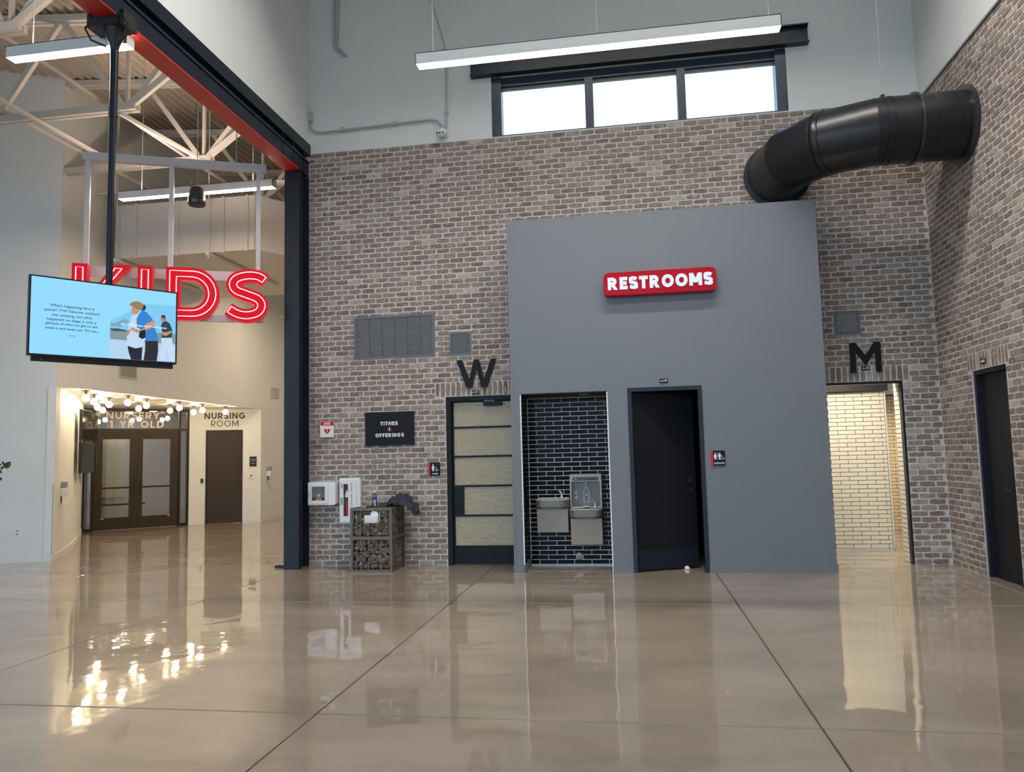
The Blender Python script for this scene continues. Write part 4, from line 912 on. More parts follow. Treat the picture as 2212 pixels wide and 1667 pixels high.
def dispenser(F, a, z, lab):
    t = thing('sanitizer_dispenser', lab, 'dispenser', F(a, z, 0), group='hand sanitizer dispensers')
    obj('case', MB().fprism(F, roundrect(a - .06, a + .06, z + .13, z + .27, .015), .001, .10), 'device', t)
    obj('reservoir', MB().fprism(F, roundrect(a - .055, a + .055, z + .272, z + .37, .015), .001, .09), 'cable', t)
    obj('back_plate', MB().fbox(F, a - .02, a + .02, z + .0, z + .13, .001, .012), 'bronze', t)
    obj('drip_tray', MB().fprism(F, roundrect(a - .06, a + .06, z, z + .016, .005), .012, .12), 'device', t)
c0 = Fr((-9.38, 11.37, 0), (-.31, .52, 0), (.52, .31, 0)); c0.n = Vector((c0.u.y, -c0.u.x, 0))
dispenser(c0, .22, .87, 'white hand sanitizer dispenser on the curved wall by the corner guard')
dispenser(FW, 18.32, .985, 'white hand sanitizer dispenser on the wall right of the alcove')
def outlet(F, a, z, lab, m='device'):
    t = thing('wall_outlet', lab, 'outlet', F(a, z, 0)); obj('plate', MB().fprism(F, roundrect(a - .038, a + .038, z - .06, z + .06, .006), .0015, .007), m, t)
    for k in (-1, 1): obj('socket', MB().fprism(F, roundrect(a - .014, a + .014, z + k * .026 - .014, z + k * .026 + .014, .005), .007, .009), 'cable', t)
outlet(KW, .51, .47, 'white wall outlet low on the pale left wall'); outlet(FW, 18.62, .45, 'faint white outlet low on the wall right of the alcove')
tag(obj('corner_guard', MB().fbox(KW, .0, .035, .085, 1.22, .001, .004).add([(-9.2, 11.04, .085)], []), 'steel', origin=KW(.02, .085, 0)), 'metal corner guard where the pale wall meets the curved alcove', 'corner guard')

def vent(name, F, a0, a1, w0, w1, lab, m='ventgrey', mul=0, ms='slat', fb=.032):
    t = thing(name, lab, 'vent', F((a0 + a1) / 2, w0, 0))
    obj('frame', MB().fbox(F, a0, a0 + fb, w0, w1, -.02, .014).fbox(F, a1 - fb, a1, w0, w1, -.02, .014).fbox(F, a0 + fb, a1 - fb, w0, w0 + fb, -.02, .014).fbox(F, a0 + fb, a1 - fb, w1 - fb, w1, -.02, .014), m, t)
    obj('back', MB().fbox(F, a0 + fb, a1 - fb, w0 + fb, w1 - fb, -.02, -.012), 'ventdark', t)
    mb = MB(); n = int((w1 - w0 - 2 * fb) / .0185)
    for k in range(n):
        z = w0 + fb + (k + .5) * (w1 - w0 - 2 * fb) / n
        mb.add([F(a0 + fb, z - .004, .008), F(a1 - fb, z - .004, .008), F(a1 - fb, z + .004, -.006), F(a0 + fb, z + .004, -.006), F(a0 + fb, z - .0065, .008), F(a1 - fb, z - .0065, .008), F(a1 - fb, z + .0015, -.006), F(a0 + fb, z + .0015, -.006)],
               [(0, 1, 2, 3), (7, 6, 5, 4), (0, 4, 5, 1), (2, 6, 7, 3), (1, 5, 6, 2), (0, 3, 7, 4)])
    obj('louvers', mb, ms, t, kind='stuff')
    for k in range(mul):
        a = a0 + fb + (k + 1) * (a1 - a0 - 2 * fb) / (mul + 1); obj('mullion', MB().fbox(F, a - .004, a + .004, w0 + fb, w1 - fb, -.008, .0105), 'ventgrey', t)
vent('wall_vent', BK, *VENTS[0], 'large wide grey louvred vent on the brick wall above the black sign', mul=5)
vent('wall_vent', BK, *VENTS[1], 'small square grey vent on the brick wall above the W')
vent('wall_vent', BK, *VENTS[2], 'small square dark vent on the brick wall above the M')
vent('wall_vent', FW, 12.55, 13.06, 3.08, 3.42, 'white framed vent on the beige wall under the television', 'ventwhite', ms='slat')
vent('wall_vent', FW, 18.47, 18.92, 3.12, 3.40, 'small white vent on the beige wall beside the column', 'ventwhite', ms='ventwhite')
tag(obj('wall_spotlight', MB().lathe([(.03, 0), (.05, .02), (.05, .12), (.02, .16)], (-9.15, 18.9, 5.35), (1, 0, -.3), 14), 'device', origin=(-9.15, 18.9, 5.35), smooth=True), 'small white spotlight high on the beige wall beside the column', 'light')

# plant leaves at the left edge
pt = thing('potted_plant', 'leafy green plant whose leaves reach in at the left edge', 'plant', (-8.75, 9.0, 0))
obj('pot', MB().lathe([(.14, 0), (.2, .45), (.2, .5), (.17, .5), (.17, .44)], (-8.75, 9.0, 0), Z, 20), 'pot', pt, smooth=True)
obj('stem', MB().tube([(-8.75, 9, .44), (-8.72, 9, .9), (-8.6, 9, 1.3), (-8.45, 8.98, 1.5)], [.016, .014, .01, .006], 7), 'stem', pt)
rg = random.Random(4)
LEAVES = [(-8.215, 1.555, .045), (-8.17, 1.522, .045), (-8.225, 1.515, .05), (-8.255, 1.548, .05), (-8.31, 1.535, .05), (-8.33, 1.49, .05), (-8.305, 1.455, .04), (-8.24, 1.50, .035), (-8.34, 1.36, .07), (-8.36, 1.31, .06), (-8.36, 1.72, .05), (-8.4, 1.6, .06), (-8.45, 1.5, .06), (-8.5, 1.42, .06), (-8.55, 1.62, .06), (-8.48, 1.7, .06), (-8.6, 1.5, .07), (-8.7, 1.6, .07), (-8.65, 1.4, .07), (-8.8, 1.5, .07), (-8.85, 1.3, .07), (-8.75, 1.2, .07)]
for x, z, sz in LEAVES:
    y = 9.0 + rg.uniform(-.08, .08); t = rg.uniform(-.9, .9); ax = Vector((math.cos(t), rg.uniform(-.3, .3), math.sin(t))).normalized(); bx_ = ax.cross(Vector((rg.uniform(-.4, .4), -1, rg.uniform(-.3, .3)))).normalized(); nn = ax.cross(bx_)
    pts = [(-1, 0), (-.5, .42), (.1, .55), (.6, .36), (1, 0), (.6, -.36), (.1, -.55), (-.5, -.42)]
    c = Vector((x, y, z)); top_ = [c + ax * (a * sz) + bx_ * (b * sz) + nn * (.12 * sz * (a * a)) for a, b in pts]
    obj('leaf', MB().add(top_ + [p - nn * .0015 for p in top_], [tuple(range(8)), tuple(range(15, 7, -1))] + [(i, (i + 1) % 8, 8 + (i + 1) % 8, 8 + i) for i in range(8)]), 'leaf', pt)

# ================================================================== BLACK ROUND DUCT
dt = thing('round_duct', 'large black round duct elbowing between the side wall and the brick wall', 'duct', (3.0, 9.4, 4.8))
DC = 5.185; DY = 9.27; DX = 2.06; R0 = 1.02; DR = .385
def ring(c, axis, rad, h=.03, extra=.0): return MB().lathe([(rad - .02, -h / 2), (rad + extra, -h / 2), (rad + extra, h / 2), (rad - .02, h / 2)], c, axis, 40)
obj('straight_section', MB().tube([(RX, DY, DC), (3.36, DY, DC)], DR, 40), 'duct', dt, smooth=True)
obj('straight_section', MB().tube([(3.36, DY, DC), (DX + R0, DY, DC)], DR, 40), 'duct', dt, smooth=True)
arc = [(DX + R0 - R0 * math.sin(t), DY + R0 - R0 * math.cos(t), DC) for t in (0, math.radians(8), math.radians(38), math.radians(68), math.radians(90))]
for k in range(len(arc) - 1):
    a_, b__ = Vector(arc[k]), Vector(arc[k + 1])
    # mitred gore: rings cut on the bisecting planes
    pts_ = []; seg = 40; vs_ = []
    for p, t in ((a_, (0, 8, 38, 68, 90)[k]), (b__, (0, 8, 38, 68, 90)[k + 1])):
        tt = math.radians(t); rad_dir = Vector((math.sin(tt), math.cos(tt) * -1, 0))
        nrm = Vector((-math.sin(tt), -math.cos(tt), 0)); nrm = (Vector((DX + R0, DY + R0, DC)) - p).normalized() if t else Vector((0, 1, 0))
        vs_ += [p + (nrm * math.cos(2 * math.pi * i / seg) + Z * math.sin(2 * math.pi * i / seg)) * DR for i in range(seg)]
    obj('elbow_gore', MB().add(vs_, [(i, (i + 1) % seg, seg + (i + 1) % seg, seg + i) for i in range(seg)] + [tuple(range(seg)), tuple(range(seg, 2 * seg))]), 'duct', dt, smooth=50)
obj('straight_section', MB().tube([(DX, DY + R0, DC), (DX, BY, DC)], DR, 40), 'duct', dt, smooth=True)
obj('wall_flange', ring((RX - .025, DY, DC), (1, 0, 0), DR, .05, .06), 'satin', dt, smooth=True)
obj('wall_flange', ring((DX, BY - .03, DC), (0, 1, 0), DR, .05, .055), 'satin', dt, smooth=True)
obj('joint_flange', ring((3.36, DY, DC), (1, 0, 0), DR, .025, .03), 'satin', dt, smooth=True)
for x in (3.5, 3.62, 3.74): obj('spiral_seam', ring((x, DY, DC), (1, .05, .03), DR, .008, .004), 'duct', dt, smooth=True)
for x, e in ((3.08, .008), (3.0, .006)): obj('joint_bead', ring((x, DY, DC), (1, 0, 0), DR, .02, e), 'duct', dt, smooth=True)
for t in (36, 40):
    tt = math.radians(t); obj('joint_bead', ring((DX + R0 - R0 * math.sin(tt), DY + R0 - R0 * math.cos(tt), DC), (-math.cos(tt), math.sin(tt), 0), DR, .016, .006), 'duct', dt, smooth=True)
obj('hanger_cable', MB().tube([(3.06, DY, DC + DR), (3.06, DY, CZ)], .006, 6), 'cable', dt)
obj('hanger_clip', MB().box(3.04, 3.08, DY - .02, DY + .02, DC + DR - .01, DC + DR + .06), 'blackmatte', dt)

# ================================================================== CONDUITS AND CAMERA
cn = thing('wall_conduit', 'white painted conduit running along the upper wall to the camera', 'conduit', (-3.5, BY, 6.4))
obj('pipe', MB().tube([(-4.63, 10.48, 6.62), (-4.61, 10.48, 6.50), (-4.55, 10.48, 6.40), (-4.42, 10.48, 6.375), (-2.75, 10.48, 6.42), (-2.64, 10.48, 6.39), (-2.575, 10.48, 6.31), (-2.565, 10.48, 6.2)], .016, 10), 'conduit', cn, smooth=True)
obj('elbow_box', MB().box(-4.63, -4.57, 10.44, 10.515, 6.56, 6.70), 'conduit', cn)
for x in (-4.1, -3.3): obj('pipe_clip', MB().box(x - .02, x + .02, 10.46, 10.515, 6.36 + .02 * (x + 4.4), 6.42 + .02 * (x + 4.4)), 'conduit', cn)
cn2 = thing('wall_conduit', 'thin white vertical conduit on the upper wall left of the window', 'conduit', (-2.51, BY, 6.2))
obj('pipe', MB().tube([(-2.515, 10.49, 6.18), (-2.50, 10.49, 7.40), (-2.53, 10.47, 7.58), (-2.68, 10.3, 8.2), (-2.68, 10.3, CZ)], .014, 8), 'conduit', cn2, smooth=True)
obj('pipe_clip', MB().box(-2.54, -2.48, 10.48, 10.515, 6.5, 6.53), 'conduit', cn2)
cn3 = thing('wall_conduit', 'pair of pale conduits bending off the upper wall at far left', 'conduit', (-4.2, BY, 7.55))
for k in (0, 1): obj('pipe', MB().tube([(-4.20 + k * .07, 10.48, CZ), (-4.235 + k * .05, 10.48, 7.72), (-4.20 + k * .05, 10.48, 7.66), (-4.06 + k * .03, 10.49, 7.53)], .014, 8), 'conduit', cn3, smooth=True)
sc = thing('security_camera', 'white security camera on the upper wall left of the window', 'camera', (-2.56, BY, 6.1))
obj('mount_box', MB().fprism(BK, roundrect(-2.63, -2.49, 6.13, 6.25, .03), .003, .05), 'cameraw', sc)
obj('dome', MB().lathe([(.07, 0), (.07, .05), (.055, .08), (.02, .095)], (-2.56, 10.47, 6.19), (-.2, -1, -.3), 18), 'cameraw', sc, smooth=True)
for k in (-1, 0, 1): obj('lens', MB().lathe([(.012, 0), (.012, .012), (.006, .014)], (-2.585 + k * .045, 10.385, 6.165), (-.2, -1, -.2), 10), 'blackmatte', sc)

# ================================================================== SIGNS ON THE WALLS
rs = thing('illuminated_sign', 'red box sign with glowing white letters reading RESTROOMS', 'sign', GY(.405, 3.5, 0))
obj('sign_body', MB().fprism(GY, roundrect(-.300, 1.112, 3.503, 3.806, .07, 6), .004, .11), 'signred', rs)
obj('sign_face', MB().fprism(GY, roundrect(-.292, 1.104, 3.511, 3.798, .064, 6), .11, .116), 'signred', rs)
mb = MB(); strokes(mb, GY, 'RESTROOMS', -.245, 1.06, 3.578, 3.738, .116, .128, .27, .13)
obj('lettering', mb, 'lit', rs)
def wide_letter(name, F, polys, lab):
    mb = MB()
    for p in polys: mb.fprism(F, p, .006, .028)
    tag(obj(name, mb, 'signblack', origin=F(sum(a for a, w in polys[0]) / len(polys[0]), min(w for a, w in polys[0]), 0)), lab, 'letter')
W0, W1, WZ0, WZ1 = -2.427, -1.857, 2.462, 2.858; ww = W1 - W0; wh = WZ1 - WZ0
def wl_(pts): return [(W0 + a * ww, WZ0 + b * wh) for a, b in pts]
wide_letter('wall_letter', BK, [wl_([(0, 1), (.135, 1), (.315, .3), (.435, 1), (.565, 1), (.685, .3), (.865, 1), (1, 1), (.755, 0), (.62, 0), (.5, .68), (.38, 0), (.245, 0)])], 'large black letter W on the brick above the glazed door')
M0, M1, MZ0, MZ1 = 2.845, 3.226, 2.466, 2.858
def ml_(pts): return [(M0 + a * (M1 - M0), MZ0 + b * (MZ1 - MZ0)) for a, b in pts]
wide_letter('wall_letter', BK, [ml_([(0, 0), (0, 1), (.2, 1), (.5, .56), (.8, 1), (1, 1), (1, 0), (.82, 0), (.82, .70), (.5, .24), (.18, .70), (.18, 0)])], 'large black letter M on the brick above the open doorway')
def plate(F, a0, a1, w0, w1, string, lab):
    t = thing('room_plate', lab, 'sign', F((a0 + a1) / 2, w0, 0)); obj('plate', MB().fprism(F, roundrect(a0, a1, w0, w1, .006), .002, .01), 'signblack', t)
    mb = MB(); ftext(mb, F, string, a0 + .01, a1 - .01, w0 + .013, w1 - .013, .01, .0115, offset=.03); obj('lettering', mb, 'printwhite', t)
plate(BK, -2.216, -2.118, 2.372, 2.425, 'A-177', 'tiny black room plate reading A-177 under the letter W')
plate(BK, 2.983, 3.082, 2.495, 2.549, 'A-178', 'tiny black room plate reading A-178 between the legs of the M')
plate(GY, .363, .462, 2.37, 2.424, 'A-179', 'tiny black room plate reading A-179 over the ajar black door')
plate(RT, -9.305, -9.19, 2.40, 2.458, 'A-181', 'tiny black room plate above the black side door')
# tithes and offerings
ti = thing('wall_sign', 'black panel sign reading TITHES and OFFERINGS on the brick', 'sign', BK(-3.42, 1.685, 0))
obj('panel', MB().fbox(BK, -3.782, -3.061, 1.685, 2.161, .006, .03), 'signblack', ti)
mb = MB(); strokes(mb, BK, 'TITHES', -3.555, -3.30, 1.968, 2.022, .03, .034, .25, .22); strokes(mb, BK, 'OFFERINGS', -3.628, -3.212, 1.802, 1.856, .03, .034, .25, .22)
ftext(mb, BK, "&", -3.435, -3.405, 1.895, 1.935, .03, .034, offset=.02)
obj('lettering', mb, 'printwhite', ti)
obj('emblem_ring', MB().tube([BK(-3.42 + .036 * math.cos(t * math.pi / 12), 1.915 + .036 * math.sin(t * math.pi / 12), .031) for t in range(24)], .0025, 5, closed=True), 'printred', ti)
# restroom pictogram signs
def person_poly(cx, z, h, skirt):
    if skirt: body = [(-.10, .78), (.10, .78), (.19, .58), (.17, .34), (.10, .22), (.10, 0), (-.10, 0), (-.10, .22), (-.17, .34), (-.19, .58)]
    else: body = [(-.17, .78), (.17, .78), (.19, .42), (.11, .42), (.10, 0), (-.10, 0), (-.11, .42), (-.19, .42)]
    head = [(.09 * math.cos(t * math.pi / 6), .9 + .09 * math.sin(t * math.pi / 6)) for t in range(12)]
    return [[(cx + a * h, z + b * h) for a, b in p] for p in (body, head)]
def wheelchair(mb, F, cx, z, h, d):
    mb.tube([F(cx + .30 * h * math.cos(math.radians(t)), z + .30 * h + .30 * h * math.sin(math.radians(t)), d) for t in range(-200, 40, 20)], .05 * h, 6)
    mb.tube([F(cx - .02 * h, z + .78 * h, d), F(cx, z + .45 * h, d), F(cx + .3 * h, z + .42 * h, d), F(cx + .48 * h, z + .12 * h, d), F(cx + .6 * h, z + .16 * h, d)], .055 * h, 6)
    mb.fprism(F, [(cx - .02 * h + .09 * h * math.cos(t * math.pi / 6), z + .9 * h + .09 * h * math.sin(t * math.pi / 6)) for t in range(12)], d - .002, d + .002)
ws = thing('restroom_sign', 'small black sign with a woman pictogram on the brick left of the glazed door', 'sign', BK(-2.78, 1.24, 0))
obj('plate', MB().fbox(BK, -2.838, -2.695, 1.242, 1.428, .003, .014), 'signblack', ws); obj('red_bar', MB().fbox(BK, -2.866, -2.838, 1.240, 1.430, .003, .02), 'printred', ws)
mb = MB()
for p in person_poly(-2.795, 1.305, .10, True): mb.fprism(BK, p, .014, .016)
wheelchair(mb, BK, -2.75, 1.308, .058, .015); strokes(mb, BK, 'WOMEN', -2.805, -2.725, 1.26, 1.278, .014, .016, .25, .2)
obj('pictogram', mb, 'printwhite', ws)
rs2 = thing('restroom_sign', 'small black sign with man and woman pictograms on the grey block', 'sign', GY(1.04, 1.31, 0))
obj('plate', MB().fbox(GY, .975, 1.122, 1.312, 1.498, .003, .014), 'signblack', rs2); obj('red_bar', MB().fbox(GY, .95, .978, 1.310, 1.50, .003, .02), 'printred', rs2)
mb = MB()
for p in person_poly(1.003, 1.386, .086, True) + person_poly(1.056, 1.386, .086, False): mb.fprism(GY, p, .014, .016)
mb.fbox(GY, 1.028, 1.031, 1.386, 1.472, .014, .016); wheelchair(mb, GY, 1.088, 1.388, .05, .015); strokes(mb, GY, 'RESTROOM', .990, 1.110, 1.332, 1.352, .014, .016, .25, .2)
obj('pictogram', mb, 'printwhite', rs2)

# AED V-sign and cabinet
av = thing('projecting_sign', 'white and red folded AED sign projecting from the brick', 'sign', BK(-4.37, 1.82, 0))
v0 = Vector((-4.485, BY - .006, 0)); v1 = Vector((-4.265, BY - .006, 0)); vt = Vector((-4.405, BY - .16, 0))
AR = Fr(vt, v1 - vt, (0, -1, 0)); AR.n = Vector((AR.u.y, -AR.u.x, 0)); AL = Fr(v0, vt - v0, (0, -1, 0)); AL.n = Vector((AL.u.y, -AL.u.x, 0))
for F_, wd in ((AR, (v1 - vt).length), (AL, (vt - v0).length)):
    z0, z1 = 1.822, 2.05
    p = obj('sign_panel', MB().fbox(F_, 0, wd, z0, z1, -.004, 0), 'cabinet', av)
    obj('red_band', MB().fbox(F_, .004, wd - .004, 1.99, z1 - .003, 0, .001), 'printred', p)
    mb = MB(); strokes(mb, F_, 'AED', wd * .24, wd * .76, 2.002, 2.036, .001, .002, .25, .2); obj('lettering', mb, 'printwhite', p)
    hp = [(0, -1), (.85, -.1), (.95, .45), (.6, .8), (.2, .7), (0, .45), (-.2, .7), (-.6, .8), (-.95, .45), (-.85, -.1)]
    obj('heart', MB().fprism(F_, [(wd * .5 + a * .048, 1.91 + b * .042) for a, b in hp], 0, .001), 'printred', p)
    obj('bolt', MB().fprism(F_, [(wd * .5 + a * .012, 1.91 + b * .022) for a, b in ((.2, 1), (.9, 1), (.3, .15), (.9, .15), (-.5, -1.1), (-.1, -.15), (-.8, -.15))], .001, .002), 'printwhite', p)
ac = thing('defibrillator_cabinet', 'white wall cabinet with a red bag behind its window', 'cabinet', BK(-4.4, .86, 0))
obj('case', MB().fbox(BK, -4.60, -4.215, .86, 1.185, .006, .14).fprism(BK, [(-4.215, .86), (-4.19, .88), (-4.19, 1.165), (-4.215, 1.185)], .006, .14), 'cabinet', ac)
dr = obj('cabinet_door', MB().fbox(BK, -4.59, -4.535, .885, 1.16, .14, .16).fbox(BK, -4.34, -4.295, .885, 1.16, .14, .16).fbox(BK, -4.535, -4.34, .885, .925, .14, .16).fbox(BK, -4.535, -4.34, 1.125, 1.16, .14, .16), 'trimwhite', ac)
obj('inner_back', MB().fbox(BK, -4.535, -4.34, .925, 1.125, .14, .142), 'ventdark', ac)
bag = obj('red_bag', MB().fprism(BK, [(-4.53, .928), (-4.345, .928), (-4.345, 1.06), (-4.40, 1.075), (-4.53, 1.055)], .143, .15), 'redbag', ac)
obj('yellow_tag', MB().fbox(BK, -4.48, -4.39, .928, .965, .15, .153), 'yellow', bag); obj('white_mark', MB().lathe([(.0, 0), (.025, 0), (.025, .002), (0, .002)], BK(-4.435, 1.0, .15), (0, -1, 0), 14), 'printwhite', bag)
obj('window_pane', MB().fbox(BK, -4.535, -4.34, .925, 1.125, .156, .159), 'winglass', dr)
obj('door_pull', MB().fbox(BK, -4.578, -4.57, .98, 1.05, .16, .17), 'cable', dr)
# fire extinguisher cabinet
fe = thing('extinguisher_cabinet', 'tall white fire extinguisher cabinet with a narrow window', 'cabinet', BK(-4.0, .595, 0))
obj('case', MB().fbox(BK, -4.155, -3.845, .595, 1.235, .006, .075), 'cabinet', fe)
fd = obj('cabinet_door', MB().fbox(BK, -4.135, -4.09, .62, 1.21, .075, .095).fbox(BK, -4.02, -3.895, .62, 1.21, .075, .095).fbox(BK, -4.09, -4.02, .62, .70, .075, .095).fbox(BK, -4.09, -4.02, 1.15, 1.21, .075, .095), 'cabinet', fe)
obj('inner_back', MB().fbox(BK, -4.09, -4.02, .70, 1.15, .075, .077), 'greenish', fe)
ex = obj('extinguisher', MB().tube([BK(-4.04, .70, .085), BK(-4.04, .9, .085)], .019, 10), 'extinguisher', fe, smooth=True); obj('hang_tag', MB().fprism(BK, [(-4.07, .97), (-4.03, .96), (-4.025, 1.02), (-4.045, 1.07)], .08, .082), 'paper', ex)
mb = MB()
for k, ch in enumerate("FIRE EXTINGUISHER"):
    if ch != ' ': ftext(mb, BK, ch, -3.975, -3.955 if ch != 'I' else -3.968, 1.165 - k * .031 - .024, 1.165 - k * .031, .095, .097, offset=.02)
obj('lettering', mb, 'printred', fd)
obj('red_sticker', MB().fbox(BK, -4.118, -4.104, 1.09, 1.16, .095, .097), 'printred', fd); obj('door_latch', MB().fbox(BK, -4.13, -4.098, .87, .96, .095, .107), 'steel', fd)

# ================================================================== GABION PEDESTAL
gx_0, gx_1, gy0, gy1, gh = -3.785, -3.205, 9.885, 10.465, .845
ga = thing('gabion_pedestal', 'steel framed cage pedestal filled with stones against the brick', 'pedestal', ((gx_0 + gx_1) / 2, (gy0 + gy1) / 2, 0))
b = .034; zm = .425
for x in (gx_0, gx_1 - b):
    for y in (gy0, gy1 - b): obj('post', MB().box(x, x + b, y, y + b, 0, gh), 'gabion', ga)
for z in (.0, zm, gh - b):
    h = b if z != zm else .045
    obj('rail', MB().box(gx_0 + b, gx_1 - b, gy0, gy0 + b, z, z + h), 'gabion', ga); obj('rail', MB().box(gx_0 + b, gx_1 - b, gy1 - b, gy1, z, z + h), 'gabion', ga)
    obj('rail', MB().box(gx_1 - b, gx_1, gy0 + b, gy1 - b, z, z + h), 'gabion', ga); obj('rail', MB().box(gx_0, gx_0 + b, gy0 + b, gy1 - b, z, z + h), 'gabion', ga)
obj('top_board', MB().box(gx_0 + b, gx_1 - b, gy0 + b, gy1 - b, gh - .02, gh - .002), 'plank', ga)
obj('dark_core', MB().box(gx_0 + .02, gx_1 - .08, gy0 + .08, gy1 - .02, .03, gh - .03), 'dark_core', ga)  # near-black core standing in for the shaded depth behind the stones
def wires(F, a0, a1, w0, w1):
    mb = MB(); n = int((a1 - a0) / .052); m_ = int((w1 - w0) / .052)
    for k in range(1, n): a = a0 + (a1 - a0) * k / n; mb.bar(F(a, w0, -.008), F(a, w1, -.008), .004, .004)
    for k in range(1, m_): w = w0 + (w1 - w0) * k / m_; mb.bar(F(a0, w, -.008), F(a1, w, -.008), .004, .004)
    obj('wire_mesh', mb, 'wire', ga, kind='stuff')
GF = Fr((0, gy0, 0), (1, 0, 0), (0, -1, 0)); GS = Fr((gx_1, 0, 0), (0, 1, 0), (1, 0, 0))
for w0, w1 in ((b, zm), (zm + .045, gh - b)): wires(GF, gx_0 + b, gx_1 - b, w0, w1); wires(GS, gy0 + b, gy1 - b, w0, w1)
phi = (1 + 5 ** .5) / 2
IV = [Vector(p).normalized() for p in ((-1, phi, 0), (1, phi, 0), (-1, -phi, 0), (1, -phi, 0), (0, -1, phi), (0, 1, phi), (0, -1, -phi), (0, 1, -phi), (phi, 0, -1), (phi, 0, 1), (-phi, 0, -1), (-phi, 0, 1))]
IF = [(0, 11, 5), (0, 5, 1), (0, 1, 7), (0, 7, 10), (0, 10, 11), (1, 5, 9), (5, 11, 4), (11, 10, 2), (10, 7, 6), (7, 1, 8), (3, 9, 4), (3, 4, 2), (3, 2, 6), (3, 6, 8), (3, 8, 9), (4, 9, 5), (2, 4, 11), (6, 2, 10), (8, 6, 7), (9, 8, 1)]
STM = []
for k in range(7):
    rg = random.Random(k + 90); STM.append(mesh_from('stone', [p * rg.uniform(.75, 1.15) for p in IV], IF, M['stone']))
rg = random.Random(3); cnt = 0
for F_, a0, a1 in ((GF, gx_0 + b, gx_1 - b), (GS, gy0 + b + .03, gy1 - b)):
    for w0, w1 in ((.034, zm), (zm + .045, gh - b)):
        na = 9; nw = 8
        for i in range(na):
            for k in range(nw):
                if cnt >= 296: break
                a = a0 + .012 + (i + .5 + rg.uniform(-.4, .4)) * (a1 - a0 - .024) / na; w = w0 + .01 + (k + .5 + rg.uniform(-.3, .3)) * (w1 - w0 - .02) / nw
                o = bpy.data.objects.new('stone', STM[rg.randrange(7)]); col.objects.link(o); o.parent = ga
                p = F_(a, w, -.055 + rg.uniform(-.008, .008)); o.location = WORLD[ga.name].inverted() @ p
                o.scale = (rg.uniform(.034, .058), rg.uniform(.03, .04), rg.uniform(.026, .042)); o.rotation_euler = (rg.uniform(-.5, .5), rg.uniform(-.6, .6), rg.uniform(0, 3)); cnt += 1
# things on and at the pedestal
wb = thing('water_bottle', 'clear plastic water bottle with white cap standing on the cage pedestal', 'bottle', (-3.52, 10.12, gh - .002))
bx, by, bz = -3.52, 10.12, gh - .002
obj('bottle_body', MB().lathe([(.028, 0), (.032, .01), (.031, .06), (.0325, .075), (.031, .09), (.032, .14), (.026, .165), (.013, .185), (.013, .2)], (bx, by, bz), Z, 20), 'clear', wb, smooth=True)
obj('bottle_label', MB().lathe([(.0328, .098), (.0328, .138)], (bx, by, bz), Z, 20), 'bottlelabel', wb, smooth=True)
obj('bottle_cap', MB().lathe([(.015, .197), (.015, .214), (.013, .216)], (bx, by, bz), Z, 16), 'cap', wb, smooth=True)
nb = thing('open_notebook', 'black covered notebook lying open on the cage pedestal', 'notebook', (-3.63, 9.98, gh))
obj('cover', MB().fprism(Fr((-3.63, 9.98, gh), (1, .25, 0), (0, 0, 1)), [(0, 0)] * 0 or [(-.09, 0), (.09, 0), (.09, .002), (-.09, .002)], 0, .001) if False else MB().add([(-3.72, 9.92, gh + .001), (-3.54, 9.94, gh + .001), (-3.53, 10.06, gh + .02), (-3.70, 10.05, gh + .002), (-3.72, 9.92, gh + .006), (-3.54, 9.94, gh + .006), (-3.53, 10.06, gh + .025), (-3.70, 10.05, gh + .007)], [(3, 2, 1, 0), (4, 5, 6, 7), (0, 1, 5, 4), (1, 2, 6, 5), (2, 3, 7, 6), (3, 0, 4, 7)]), 'blackmatte', nb)
obj('page', MB().add([(-3.69, 9.94, gh + .0065), (-3.60, 9.945, gh + .0075), (-3.58, 10.04, gh + .019), (-3.67, 10.035, gh + .011)] + [(-3.69, 9.94, gh + .0085), (-3.60, 9.945, gh + .0095), (-3.58, 10.04, gh + .021), (-3.67, 10.035, gh + .013)], [(3, 2, 1, 0), (4, 5, 6, 7), (0, 1, 5, 4), (1, 2, 6, 5), (2, 3, 7, 6), (3, 0, 4, 7)]), 'card', nb)
tag(obj('wood_tray', MB().box(-3.47, -3.36, 10.14, 10.40, gh, gh + .012).box(-3.47, -3.36, 10.14, 10.152, gh + .012, gh + .045).box(-3.47, -3.36, 10.388, 10.40, gh + .012, gh + .045).box(-3.47, -3.458, 10.152, 10.388, gh + .012, gh + .045).box(-3.372, -3.36, 10.152, 10.388, gh + .012, gh + .045), 'plank', origin=(-3.415, 10.27, gh)), 'low brown wooden tray on the cage pedestal beside the dark jacket', 'tray')
# white wire basket with cards on the front
wk = thing('wire_basket', 'white wire basket hooked on the front of the cage pedestal', 'basket', (-3.465, gy0 - .03, .655))
kx0, kx1, ky0, ky1, kz0, kz1 = -3.565, -3.37, gy0 - .075, gy0 - .006, .658, .735
mb = MB()
for z in (kz0, (kz0 + kz1) / 2 - .01, kz1 - .025, kz1): mb.tube([(kx0, ky0, z), (kx1, ky0, z), (kx1, ky1, z), (kx0, ky1, z)], .003, 5, closed=True)
for k in range(8): x = kx0 + (kx1 - kx0) * k / 7; mb.bar((x, ky0, kz0), (x, ky0, kz1), .004, .004)
for y in (ky0, (ky0 + ky1) / 2, ky1):
    for x in (kx0, kx1): mb.bar((x, y, kz0), (x, y, kz1), .004, .004)
for k in range(5): y = ky0 + (ky1 - ky0) * k / 4; mb.bar((kx0, y, kz0), (kx1, y, kz0), .004, .004)
mb.bar((kx1, ky1, kz1), (kx1, ky1, .815), .005, .005); mb.bar((kx0 + .1, ky1, kz1), (kx0 + .1, ky1, .815), .005, .005)
obj('wire_frame', mb, 'cap', wk)
